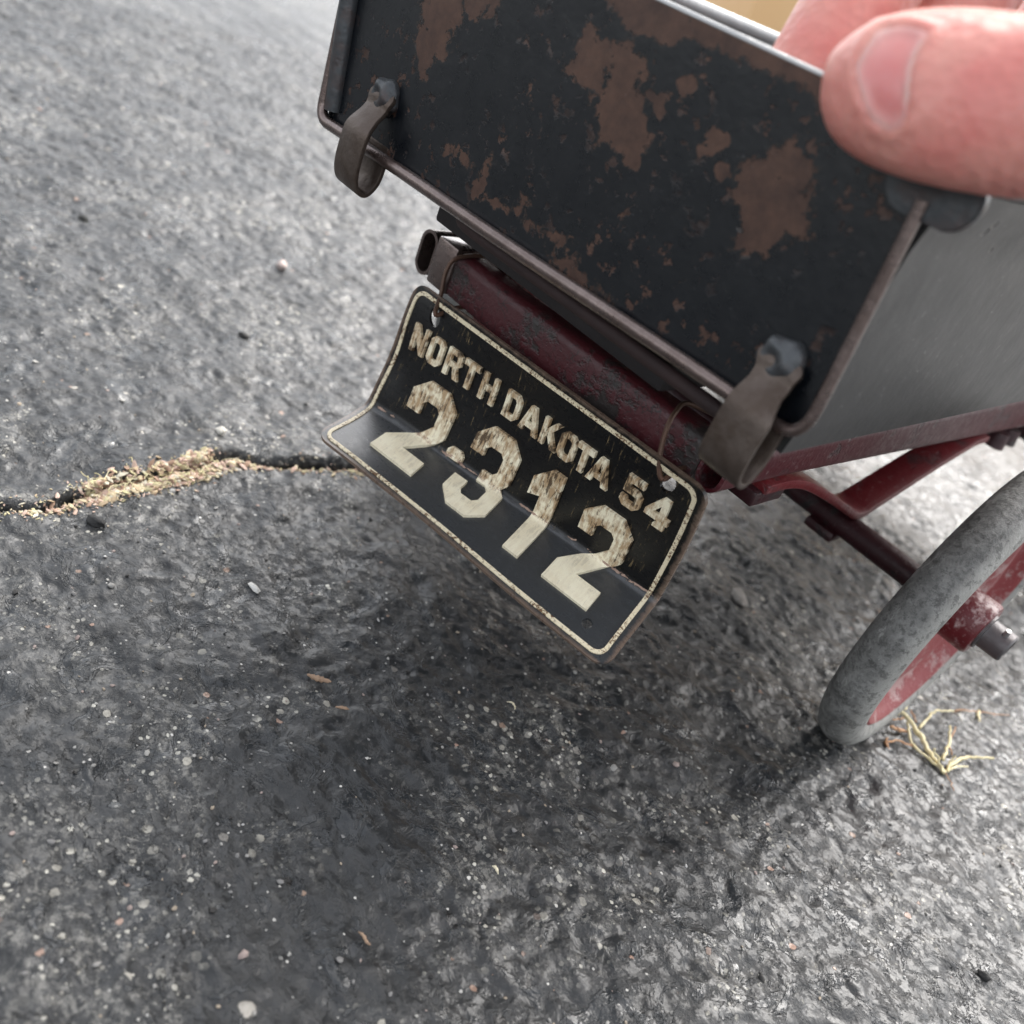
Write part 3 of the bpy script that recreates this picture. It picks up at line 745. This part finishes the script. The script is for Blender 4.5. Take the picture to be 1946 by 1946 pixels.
def hole(cu, cv, r, stretch=1.0, lean=0.0, n=16):
    return [(cu + r * math.cos(t) + lean * r * math.sin(t), cv + stretch * r * ASP * math.sin(t)) for t in np.linspace(0, 2 * math.pi, n, endpoint=False)]
T = .26
GL = {  # block letters on a unit square, y down; further loops are counters
    'N': (.95, [[(0, 0), (.25, 0), (.70, .55), (.70, 0), (.95, 0), (.95, 1), (.72, 1), (.25, .43), (.25, 1), (0, 1)]]),
    'O': (.90, [[(.22, 0), (.68, 0), (.90, .16), (.90, .84), (.68, 1), (.22, 1), (0, .84), (0, .16)], [(.34, .20), (.26, .28), (.26, .72), (.34, .80), (.56, .80), (.64, .72), (.64, .28), (.56, .20)]]),
    'R': (.92, [[(0, 0), (.64, 0), (.86, .12), (.86, .46), (.70, .57), (.92, 1), (.64, 1), (.46, .62), (.26, .62), (.26, 1), (0, 1)], [(.26, .19), (.26, .43), (.54, .43), (.61, .38), (.61, .24), (.54, .19)]]),
    'T': (.86, [[(0, 0), (.86, 0), (.86, .22), (.56, .22), (.56, 1), (.30, 1), (.30, .22), (0, .22)]]),
    'H': (.92, [[(0, 0), (.26, 0), (.26, .38), (.66, .38), (.66, 0), (.92, 0), (.92, 1), (.66, 1), (.66, .60), (.26, .60), (.26, 1), (0, 1)]]),
    'D': (.90, [[(0, 0), (.66, 0), (.90, .18), (.90, .82), (.66, 1), (0, 1)], [(.26, .20), (.26, .80), (.56, .80), (.64, .72), (.64, .28), (.56, .20)]]),
    'A': (1.0, [[(.36, 0), (.64, 0), (1.0, 1), (.74, 1), (.68, .80), (.32, .80), (.26, 1), (0, 1)], [(.5, .25), (.39, .61), (.61, .61)]]),
    'K': (.98, [[(0, 0), (.26, 0), (.26, .36), (.62, 0), (.93, 0), (.53, .41), (.98, 1), (.67, 1), (.36, .58), (.26, .68), (.26, 1), (0, 1)]]),
    '5': (.88, [[(.06, 0), (.82, 0), (.82, .21), (.31, .21), (.30, .36), (.64, .36), (.88, .50), (.88, .84), (.66, 1), (.20, 1), (0, .86), (0, .70), (.26, .70), (.32, .80), (.56, .80), (.62, .74), (.62, .60), (.55, .55), (.04, .55)]]),
    '4': (.98, [[(.50, 0), (.80, 0), (.80, .58), (.98, .58), (.98, .78), (.80, .78), (.88, .88), (.88, 1), (.44, 1), (.44, .90), (.54, .86), (.54, .78), (0, .78), (0, .60)], [(.54, .28), (.30, .58), (.54, .58)]]),
    '2': (1.0, [[(.30, 0), (.74, 0), (1, .13), (1, .40), (.45, .80), (1, .80), (1, 1), (0, 1), (0, .78), (.70, .35), (.70, .22), (.62, .18), (.38, .18), (.30, .22), (.30, .33), (0, .33), (0, .14)]]),
    '3': (1.0, [[(.28, 0), (.74, 0), (1, .13), (1, .40), (.88, .49), (1, .58), (1, .86), (.72, 1), (.28, 1), (0, .86), (0, .66), (.30, .66), (.30, .77), (.38, .82), (.62, .82), (.70, .77), (.70, .63), (.60, .58), (.40, .58), (.40, .41), (.60, .41), (.70, .36), (.70, .22), (.62, .18), (.38, .18), (.30, .22), (.30, .30), (0, .30), (0, .14)]]),
    '1': (.62, [[(.34, 0), (.62, 0), (.62, 1), (.26, 1), (.26, .30), (0, .34), (0, .16)]]),
    '-': (1.0, [[(.2, 0), (.8, 0), (1, .3), (1, .7), (.8, 1), (.2, 1), (0, .7), (0, .3)]]),
}
def build_plate():
    t = thing('license_plate', 'bent miniature black license plate reading NORTH DAKOTA 54 2-312, hung on wire rings', 'license plate', (-.72, .93, .25))
    cv = list(np.linspace(.0, .56, 12)) + list(np.linspace(.575, .68, 12)) + list(np.linspace(.71, 1.0, 9)); cu = list(np.linspace(.03, .97, 26))
    holes = [hole(.090, .070, .0205, 1.2, .3), hole(.921, .058, .019, 1.35, -.25), hole(.918, .918, .0145)]
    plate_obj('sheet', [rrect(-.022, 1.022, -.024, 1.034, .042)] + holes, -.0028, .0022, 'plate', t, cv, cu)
    plate_obj('border', [rrect(-.004, 1.000, -.003, 1.012, .034), rrect(.0068, .9892, .0155, .9935, .025)[::-1]], .0018, .0040, 'rim', t, cv, cu)
    def put(ch, u0, u1, v0, v1, name, h=.0072):
        w, lps = GL[ch]
        loops = [[(u0 + x / w * (u1 - u0), v0 + y * (v1 - v0)) for x, y in lp] for lp in lps]
        plate_obj(name, loops, .0015, h, 'ivory', t, cv)
    row = (('N', .044, .101), ('O', .113, .168), ('R', .182, .241), ('T', .246, .303), ('H', .318, .374), ('D', .410, .464), ('A', .472, .540), ('K', .549, .610),
           ('O', .612, .666), ('T', .668, .722), ('A', .716, .784))
    for ch, a, b in row: put(ch, a, b, .134, .268, 'letter')
    put('5', .822, .880, .116, .272, 'digit'); put('4', .894, .962, .116, .272, 'digit')
    put('2', .113, .278, .335, .880, 'digit'); put('3', .366, .522, .338, .878, 'digit'); put('1', .578, .668, .340, .880, 'digit'); put('2', .748, .897, .340, .878, 'digit')
    put('-', .302, .360, .548, .622, 'dash')
    # two wire rings through the upper holes
    return t
build_plate()
def wire_ring(label, px, x0, hole_uv):
    hp = plate_pt(*hole_uv)
    pts = [np.array(p) for p in px]
    cyc = [hp + (0, -.012, .0), ] + pts + [hp + (0, .022, .012)]
    path = smooth_path(cyc, 8, closed=True)
    o = thing('wire_ring', label, 'wire ring', hp, 'wire rings holding the licence plate')
    mk('loop', *tube(path, .0036, 8, closed=True), 'ring', o)
wire_ring('thin rusty wire ring through the upper left hole of the license plate',
          [at(838, 560, 1, .955), at(848, 515, 1, .965), at(876, 494, 1, .985) + (0, -.006, .004), at(935, 490, 1, 1.03), np.array([-.945, 1.055, .54]), np.array([-.955, 1.05, .485])], -.96, (.105, .045))
wire_ring('thin rusty wire ring through the upper right hole, beside the right hinge',
          [at(1254, 868, 1, .952), at(1266, 818, 1, .958), at(1284, 783, 1, .972), at(1312, 768, 1, 1.0), np.array([-.475, 1.055, .56]), np.array([-.482, 1.05, .50])], -.46, (.912, .040))

# ------------------------------------------------------------------ hand
def loft(cent, ru, rn, n_dir, seg=28):
    # cent: path; ru: half width across; rn: half depth along n_dir
    cent = np.asarray(cent, float); m = len(cent); V = []; Fc = []
    for i in range(m):
        t = cent[min(i + 1, m - 1)] - cent[max(i - 1, 0)]; t /= np.linalg.norm(t)
        n = n_dir - t * (n_dir @ t); n /= np.linalg.norm(n); u = np.cross(t, n)
        for k in range(seg):
            th = 2 * math.pi * k / seg; V.append(cent[i] + u * ru[i] * math.cos(th) + n * rn[i] * math.sin(th))
    for i in range(m - 1):
        for k in range(seg): Fc.append([i * seg + k, i * seg + (k + 1) % seg, (i + 1) * seg + (k + 1) % seg, (i + 1) * seg + k])
    Fc.append(list(range(seg))[::-1]); Fc.append([(m - 1) * seg + k for k in range(seg)])
    return V, Fc
def resample(keys, n=26):                              # keys: (px, py, depth, half width px, half depth)
    K = np.array(keys, float); t = np.linspace(0, 1, len(K)); tt = np.linspace(0, 1, (len(K) - 1) * 4 + 1)
    sp = smooth_path(K, 4)
    return sp
def finger(keys):
    k = resample(keys); c = [at_depth(a, b, d) for a, b, d, _, _ in k]
    ru = [max(w, .5) * d / FPX for _, _, d, w, _ in k]; rn = [max(q, .0006) for *_, q in k]
    n_dir = -(R @ np.array([0, 0, 1.0]))
    return loft(c, ru, rn, n_dir)
def build_hand():
    t = thing('person', 'hand of a person pinching the wagon\'s upper right corner between thumb and finger', 'hand', tuple(at_depth(1900, 200, .74)))
    thumb = finger([(1567, 152, .782, 2, .001), (1572, 152, .781, 42, .020), (1586, 153, .778, 72, .030), (1615, 157, .773, 104, .040), (1660, 163, .764, 131, .047), (1720, 172, .752, 151, .052),
                    (1800, 185, .738, 163, .055), (1900, 200, .722, 167, .057), (2030, 205, .705, 172, .060), (2180, 195, .690, 168, .060), (2350, 165, .685, 185, .066), (2550, 90, .70, 230, .085), (2750, -20, .74, 250, .10)])
    index = finger([(1478, 255, .915, 2, .001), (1482, 248, .915, 40, .018), (1494, 228, .915, 68, .030), (1516, 190, .915, 88, .042), (1560, 120, .912, 97, .048), (1625, 15, .905, 101, .050), (1710, -120, .895, 104, .052),
                    (1830, -300, .88, 108, .054), (1990, -470, .86, 116, .056), (2200, -560, .84, 126, .060), (2450, -560, .82, 140, .068)])
    middle = finger([(1668, 270, .975, 2, .001), (1676, 258, .975, 42, .02), (1690, 236, .975, 70, .034), (1730, 170, .972, 88, .046), (1800, 50, .965, 94, .05), (1890, -90, .955, 98, .052),
                     (2020, -260, .94, 100, .054), (2200, -400, .92, 108, .056), (2420, -450, .90, 120, .064), (2650, -430, .86, 140, .07)])
    ring = finger([(1860, 300, 1.06, 2, .001), (1868, 288, 1.06, 40, .02), (1885, 262, 1.06, 64, .034), (1930, 190, 1.055, 80, .046), (2010, 60, 1.045, 86, .05), (2110, -90, 1.03, 90, .052), (2250, -230, 1.01, 96, .054), (2420, -320, .98, 108, .058), (2700, -330, .93, 130, .07)])
    little = finger([(2040, 300, 1.12, 2, .001), (2048, 288, 1.12, 34, .018), (2064, 262, 1.12, 54, .03), (2110, 190, 1.115, 66, .04), (2190, 70, 1.10, 72, .044), (2300, -60, 1.08, 78, .046), (2480, -180, 1.03, 90, .05), (2780, -230, .97, 120, .06)])
    palm = finger([(2250, -470, .86, 120, .06), (2330, -420, .86, 230, .075), (2450, -360, .865, 330, .085), (2600, -260, .86, 390, .095), (2780, -170, .85, 380, .10), (2980, -130, .85, 300, .095), (3200, -120, .86, 250, .09), (3500, -130, .88, 260, .10), (4000, -160, .92, 280, .12), (4500, -190, .97, 290, .13)])
    V, Fc = join(thumb, index, middle, ring, little, palm)
    o = mk('hand_skin', V, Fc, 'skin', t, sharp=None)
    m = o.modifiers.new('remesh', 'REMESH'); m.mode = 'VOXEL'; m.voxel_size = .0062 * S; m.use_smooth_shade = True
    s = o.modifiers.new('smooth', 'SMOOTH'); s.factor = .5; s.iterations = 8
    dg = bpy.context.evaluated_depsgraph_get(); me = bpy.data.meshes.new_from_object(o.evaluated_get(dg))
    o.modifiers.clear(); o.data = me; me.name = 'hand_skin'
    me.polygons.foreach_set('use_smooth', [True] * len(me.polygons))
    # soft creases over the thumb joint, nail fold
    org = origin(t)
    co = np.empty(len(me.vertices) * 3); me.vertices.foreach_get('co', co); co = co.reshape(-1, 3)
    nr = np.empty(len(me.vertices) * 3); me.vertices.foreach_get('normal', nr); nr = nr.reshape(-1, 3)
    wpt = co / S + org; cc = (wpt - EYE) @ R; px = cc[:, :2] / cc[:, 2:] * FPX + CPX
    facing = ((nr @ R)[:, 2] < .1) & (cc[:, 2] < .8)
    dsp = np.zeros(len(co))
    for x0, sl, a, wdt in ((2005, .15, .0028, 9), (2032, .1, .0030, 8), (2060, .05, .0026, 9), (1955, .2, .0014, 9), (1880, .25, .0010, 8), (1915, .2, .0012, 8)):
        u = px[:, 0] - x0 + sl * (px[:, 1] - 200) + 6 * np.sin(px[:, 1] / 23.0); dsp -= a * np.exp(-(u / wdt) ** 2)
    poly = np.array([(1654, 76), (1674, 56), (1720, 49), (1762, 62), (1744, 97), (1733, 132), (1727, 184), (1718, 233), (1692, 250), (1657, 228), (1637, 185), (1627, 126)], float)
    def pdist(p):
        d = np.full(len(p), 1e9); ins = np.zeros(len(p), bool)
        for i in range(len(poly)):
            a, b = poly[i], poly[(i + 1) % len(poly)]; ab = b - a
            tt = np.clip(((p - a) @ ab) / (ab @ ab), 0, 1); d = np.minimum(d, np.linalg.norm(p - a - tt[:, None] * ab, axis=1))
            cr = ((a[1] > p[:, 1]) != (b[1] > p[:, 1])) & (p[:, 0] < (b[0] - a[0]) * (p[:, 1] - a[1]) / (b[1] - a[1] + 1e-9) + a[0]); ins ^= cr
        return np.where(ins, -d, d)
    sd = pdist(px)
    dsp += np.where(facing, .0035 * np.exp(-((sd - 11) / 9) ** 2) - .0028 * np.clip(-sd / 9, 0, 1), 0) 
    dsp *= facing
    co = co + nr * (dsp * S)[:, None]; me.vertices.foreach_set('co', co.ravel()); me.update()
    # thumb nail: a curved plate bedded in its fold
    bvh = BVHTree.FromPolygons([tuple(v.co) for v in me.vertices], [list(p.vertices) for p in me.polygons])
    bm = bmesh.new(); c0 = poly.mean(0); vs = []
    pr = smooth_path(poly, 4, closed=True); rings = (1.0, .93, .8, .62, .42, .2)
    for rr in rings: vs.append([bm.verts.new((*(c0 + (p - c0) * rr), 0)) for p in pr])
    ctr = bm.verts.new((*c0, 0)); L = len(pr)
    for i in range(len(rings) - 1):
        for k in range(L): bm.faces.new((vs[i][k], vs[i][(k + 1) % L], vs[i + 1][(k + 1) % L], vs[i + 1][k]))
    for k in range(L): bm.faces.new((vs[-1][k], vs[-1][(k + 1) % L], ctr))
    lift = {}
    for rr, ringv in zip(rings, vs):
        for v in ringv: lift[v] = -.0008 if rr == 1.0 else .0016 + .0014 * (1 - rr)
    lift[ctr] = .003
    e0 = (EYE - org) * S
    for v in bm.verts:
        d = ray(v.co.x, v.co.y); d = d / np.linalg.norm(d)
        hit, nn, _, _ = bvh.ray_cast(Vector(e0), Vector(d))
        p = np.array(hit) / S + org; v.co = Vector(p + np.array(nn) * lift[v])
    bmesh.ops.recalc_face_normals(bm, faces=bm.faces)
    n_o = mk('thumb_nail', *bm_out(bm), 'nail', t, sharp=None)
    pw = n_o.data.attributes.new('pale', 'FLOAT', 'POINT')
    sidew = [.42 if (p[0] - c0[0]) > 12 and -70 < p[1] - c0[1] < 60 else (.28 if p[0] - c0[0] < -8 else .15) for p in pr]  # pale free edge on the left; right side paints in the nail fold's highlight
    lv = sum(([q_ * w_ for w_ in sidew] for q_ in (1.0, .9, .25, 0, 0, 0)), []) + [0.0]
    pw.data.foreach_set('value', np.array(lv, np.float32)[:len(n_o.data.vertices)])
build_hand()

# ------------------------------------------------------------------ small things on the asphalt
def stone_mesh(c, rx, ry, rz, rot, sub=2, rough=.22, seed=0):
    r_ = np.random.default_rng(seed); bm = bmesh.new(); bmesh.ops.create_icosphere(bm, subdivisions=sub, radius=1)
    ph = r_.random(9) * 6
    for v in bm.verts:
        x, y, z = v.co
        k = 1 + rough * (math.sin(2.3 * x + ph[0]) * math.cos(2.1 * y + ph[1]) + .6 * math.sin(4.1 * z + ph[2] + 2 * x) + .35 * math.sin(7 * y + ph[3] + 3 * z))
        x, y, z = x * k * rx, y * k * ry, z * k * rz
        v.co = (c[0] + x * math.cos(rot) - y * math.sin(rot), c[1] + x * math.sin(rot) + y * math.cos(rot), c[2] + z)
    return bm_out(bm)
def pebble(name, label, cat, px, py, rx, ry, rz, rot, c1, c2, seed, group=None, rough=.22):
    p = at(px, py, 2, 0); z = gz(p[0], p[1]) + rz * .55
    m = mat_plain(name, c1, c2, 60, .75, .004)
    o = mk(name, *stone_mesh((p[0], p[1], z), rx, ry, rz, rot, 3, rough, seed), m, sharp=50)
    o['label'] = label; o['category'] = cat
    if group: o['group'] = group
pebble('pebble', 'flat grey pebble on the asphalt between the license plate and the wheel', 'pebble', 1402, 1138, .029, .017, .010, -.5, (.24, .22, .20), (.38, .36, .33), 3)
pebble('stone_chip', 'black stone chip on the asphalt just below the heap of chaff', 'stone', 183, 994, .016, .010, .007, .4, (.010, .010, .010), (.022, .022, .022), 5)
pebble('stone_chip', 'small dark stone in the blurred distance near the left edge of the photo', 'stone', 158, 415, .013, .009, .009, .1, (.02, .02, .018), (.04, .04, .035), 6)
pebble('stone_chip', 'dark brown stone chip on the asphalt to the left of the hanging plate', 'stone', 463, 641, .014, .010, .008, .9, (.018, .018, .017), (.04, .038, .036), 7)
pebble('stone_chip', 'white stone chip on the asphalt between the chaff heap and the lower left plate corner', 'stone', 484, 1117, .013, .006, .004, .2, (.46, .45, .42), (.60, .59, .56), 8)
pebble('pebble', 'pale round pebble above the right end of the chaff heap', 'pebble', 418, 828, .010, .009, .007, .2, (.55, .52, .45), (.65, .62, .56), 9)
pebble('pebble', 'small pinkish pebble in the blurred ground to the upper left of the plate', 'pebble', 533, 513, .016, .013, .012, .2, (.45, .36, .33), (.55, .46, .42), 10)
pebble('stone_chip', 'black stone chip near the right edge, below the dried grass', 'stone', 1868, 1858, .009, .007, .006, .2, (.012, .011, .010), (.02, .02, .02), 11)
def flake(name, label, cat, px_pts, width, mat):       # curled dry flake: a short wavy ribbon with thickness
    P = np.array([at(a, b, 2, 0) for a, b in px_pts]); P[:, 2] = [gz(p[0], p[1]) + .006 + .003 * (i % 2) for i, p in enumerate(P)]
    P = smooth_path(P, 5); n = len(P); w = np.sin(np.linspace(.25, math.pi - .25, n)) * width * .7 * (1 + .25 * np.sin(np.arange(n) * 2.1))
    o = mk(name, *tube(P, w / 2, 8), mat, sharp=None); o['label'] = label; o['category'] = cat
    return o
MA['leaf'] = mat_plain("dry_leaf", (.24, .155, .10), (.34, .235, .16), 60, .8)
MA['husk'] = mat_plain("pale_husk", (.62, .55, .38), (.72, .66, .5), 60, .7)
flake('leaf_scrap', 'curled brown leaf scrap on the asphalt below the plate\'s left part', 'leaf scrap', [(584, 1282), (597, 1291), (612, 1293), (628, 1300)], .013, 'leaf')
flake('leaf_scrap', 'thin brown leaf scrap near the bottom edge of the photo', 'leaf scrap', [(679, 1775), (686, 1785), (694, 1797), (699, 1806)], .006, 'leaf')
flake('leaf_scrap', 'short pale brown husk lying on the asphalt left of the lower middle', 'leaf scrap', [(636, 1347), (650, 1352), (662, 1351)], .007, 'leaf')
flake('husk', 'tiny cream husk to the right of the photo\'s lower middle', 'husk', [(930, 1655), (936, 1660), (943, 1668)], .006, 'husk')
flake('bent_bristle', 'tiny curved white bristle on the asphalt below the plate', 'bristle', [(963, 1333), (972, 1337), (978, 1345), (976, 1353)], .004, 'husk')

def bits(name, label, centres, sizes, colours, flat=.5, subdiv=1):
    V = []; Fc = []; CC = []
    bm = bmesh.new(); bmesh.ops.create_icosphere(bm, subdivisions=subdiv, radius=1); bv = np.array([v.co[:] for v in bm.verts]); bf = np.array([[v.index for v in f.verts] for f in bm.faces]); bm.free()
    out_v = []; out_f = []; k = 0
    for c, (a, b, h), col in zip(centres, sizes, colours):
        v = bv * (1 + rng.normal(0, .16, (len(bv), 1)))
        v = v * (a, b, h); th = rng.random() * 6.28; tl = rng.normal(0, .35)
        ca, sa = math.cos(th), math.sin(th); v = np.stack([v[:, 0] * ca - v[:, 1] * sa, v[:, 0] * sa + v[:, 1] * ca, v[:, 2] + v[:, 0] * tl], 1)
        out_v.append(v + c); out_f.append(bf + k); k += len(v); CC.append(np.repeat([[*col, 1.0]], len(v), 0))
    o = mk(name, np.concatenate(out_v), np.concatenate(out_f), 'litter', None, sharp=60)
    ca_ = o.data.color_attributes.new('col', 'FLOAT_COLOR', 'POINT'); ca_.data.foreach_set('color', np.concatenate(CC).ravel().astype(np.float32))
    o['kind'] = 'stuff'; o['label'] = label
    return o
def heights(xy):
    h = ground_height(xy[:, 0][None, :], xy[:, 1][None, :])[0][0]; return h
# loose grit everywhere in view
n = 3000
pp = np.stack([rng.uniform(0, 1946, n * 2), rng.uniform(0, 1946, n * 2)], 1); ctr = []
for a, b in pp:
    if ray(a, b)[2] > -200: continue
    p = at(a, b, 2, 0)
    if p[0] > -4.6 and p[0] < .5 and p[1] < 3.3 and rng.random() < .55 * (1 if fbm(np.array([p[0]]), np.array([p[1]]), 3.0, 4)[0] > .53 else .22): ctr.append(p)
ctr = np.array(ctr); hs = heights(ctr[:, :2])
sz = []; cl = []
pal = [(.42, .41, .38), (.33, .32, .30), (.22, .215, .21), (.40, .33, .25), (.38, .30, .27), (.015, .015, .015), (.55, .54, .52)]
for p in ctr:
    s_ = .0015 * math.exp(rng.normal(0, .45)); s_ = min(s_, .0052); sz.append((s_ * 1.3, s_, s_ * .7)); cl.append(pal[rng.choice(7, p=[.14, .22, .28, .1, .07, .16, .03])])
ctr[:, 2] = hs + np.array([s[2] for s in sz]) * .4
bits('loose_grit', 'loose pale and dark grit scattered over the asphalt', ctr, sz, cl)
# chaff caught in the crack
def along_crack(f0, f1, n, sd, bias=0.0):
    L = len(CR) - 1; t = rng.uniform(f0, f1, n) * L; i = np.minimum(t.astype(int), L - 1); fr = (t - i)[:, None]
    base = CR[i] * (1 - fr) + CR[i + 1] * fr; d = CR[i + 1] - CR[i]; nn = np.stack([-d[:, 1], d[:, 0]], 1) / np.linalg.norm(d, axis=1)[:, None]
    off = rng.normal(bias, sd, n); return base + nn * off[:, None], off, t / L
def chaff():
    chp = [(.62, .50, .30), (.70, .60, .38), (.52, .38, .22), (.60, .40, .30), (.52, .46, .24), (.72, .66, .50), (.40, .24, .15), (.66, .46, .36)]
    C = []; Z = []; K = []
    def add(f0, f1, n, sd, bias, pile, smin, smax):
        xy, off, tt = along_crack(f0, f1, n, sd, bias); g = heights(xy)
        env = np.sin(np.clip((tt - f0) / (f1 - f0), 0, 1) * math.pi) ** .6
        for k in range(n):
            s_ = rng.uniform(smin, smax); top = pile * env[k] * math.exp(-((off[k] - bias) / (1.4 * sd)) ** 2)
            z = max(g[k], -.012) + top * rng.random() + s_ * .3
            C.append((xy[k, 0], xy[k, 1], z)); Z.append((s_ * 1.6, s_ * .75, s_ * .38)); cc = np.array(chp[rng.integers(8)]); K.append((cc * .9 + cc.mean() * .1) * rng.uniform(.8, 1.22))
    add(.285, .50, 1300, .012, -.004, .010, .0026, .0066)
    add(.26, .56, 1500, .015, -.004, .004, .0010, .0026)
    add(.44, .535, 330, .011, -.002, .010, .003, .0062)
    add(.53, .66, 70, .010, -.010, .006, .004, .008)
    add(.66, .98, 150, .010, -.012, .004, .002, .006)
    add(.0, 1.0, 700, .014, -.008, .002, .0009, .0022)
    add(.10, .29, 90, .009, -.008, .004, .002, .0055)
    return bits('dried_chaff', 'heap of dried seed husks and chaff caught in the asphalt crack', np.array(C), Z, K, subdiv=1)
chaff()
def fibres():
    parts = []
    xy, off, tt = along_crack(.29, .54, 45, .014, -.003); g = heights(xy)
    for k in range(len(xy)):
        a = rng.random() * 6.28; l = rng.uniform(.012, .035); p0 = np.array([xy[k, 0], xy[k, 1], max(g[k], 0) + rng.uniform(.004, .022)])
        d = np.array([math.cos(a), math.sin(a), rng.normal(0, .25)]) * l; b = rng.normal(0, .25, 3) * l
        parts.append(tube(smooth_path([p0, p0 + d * .5 + b * .5, p0 + d], 3), .0008, 4))
    o = mk('dried_fibres', *join(*parts), 'straw', None, sharp=None); o['kind'] = 'stuff'; o['label'] = 'fine dried plant fibres tangled in the chaff heap'
fibres()
def dried_grass():
    q = lambda zx, zy: (1400 + zx * .3344, 900 + zy * .3344)
    stems = [([(1185, 1705), (1100, 1590), (1040, 1500), (960, 1380), (910, 1330)], (.0065, .0085, .0075, .005), 'straw', .020), ([(1165, 1690), (1050, 1590), (1000, 1530), (975, 1440), (985, 1400)], (.005, .005, .004), 'straw', .014),
             ([(1040, 1450), (1085, 1375), (1130, 1355), (1240, 1352)], (.005, .0045, .003), 'straw', .022), ([(1240, 1352), (1370, 1355), (1540, 1380)], (.003, .0018), 'straw_red', .02),
             ([(1180, 1630), (1200, 1530), (1210, 1440)], (.005, .0045, .003), 'straw', .03), ([(1200, 1680), (1290, 1610), (1380, 1615), (1465, 1620)], (.0055, .005, .004), 'straw', .022),
             ([(1190, 1690), (1240, 1665), (1310, 1670)], (.004, .0025), 'straw', .012), ([(1175, 1700), (1150, 1620), (1120, 1560)], (.005, .003), 'straw', .03),
             ([(1010, 1550), (920, 1530), (850, 1515)], (.0035, .003), 'straw_red', .012), ([(850, 1512), (856, 1535), (862, 1560)], (.003, .005, .001), 'straw_red', .008),
             ([(975, 1470), (930, 1455), (875, 1440)], (.003, .006, .004), 'straw_red', .012), ([(905, 1365), (945, 1335), (990, 1308)], (.004, .005, .002), 'straw', .016),
             ([(1235, 1610), (1218, 1545), (1250, 1440)], (.003, .002), 'straw_red', .02), ([(1185, 1700), (1215, 1745), (1240, 1800)], (.002, .0012), 'straw_red', .004),
             ([(960, 1390), (900, 1405), (830, 1415)], (.003, .002), 'straw_red', .014), ([(1200, 1690), (1215, 1640), (1245, 1600)], (.005, .003), 'straw', .026),
             ([(1375, 1345), (1372, 1370), (1380, 1400)], (.004, .006, .002), 'straw', .012), ([(1020, 1410), (1005, 1370), (995, 1340)], (.003, .002), 'straw_red', .02)]
    b = at(*q(1190, 1700), 2, 0)
    t = thing('dried_grass', 'pale dried grass sprig lying on the asphalt beside the wheel', 'dried grass', (b[0], b[1], 0))
    for pts, r, m, hh in stems:
        pts = [(a + rng.normal(0, 4), b_ + rng.normal(0, 4)) for a, b_ in pts]; P = np.array([at(*q(*p), 2, 0) for p in pts]); n_ = len(P)
        for i, p in enumerate(P): P[i] = at(*q(*pts[i]), 2, max(gz(p[0], p[1]) + .004, hh * (.25 + .75 * i / (n_ - 1))))
        SP = smooth_path(P, 6); SP += rng.normal(0, .0011, SP.shape); mk('stem', *tube(SP, [x * .62 * rng.uniform(.75, 1.2) for x in np.interp(np.linspace(0, 1, 9), np.linspace(0, 1, len(r)), r)], 7), m, t, sharp=None)
dried_grass()
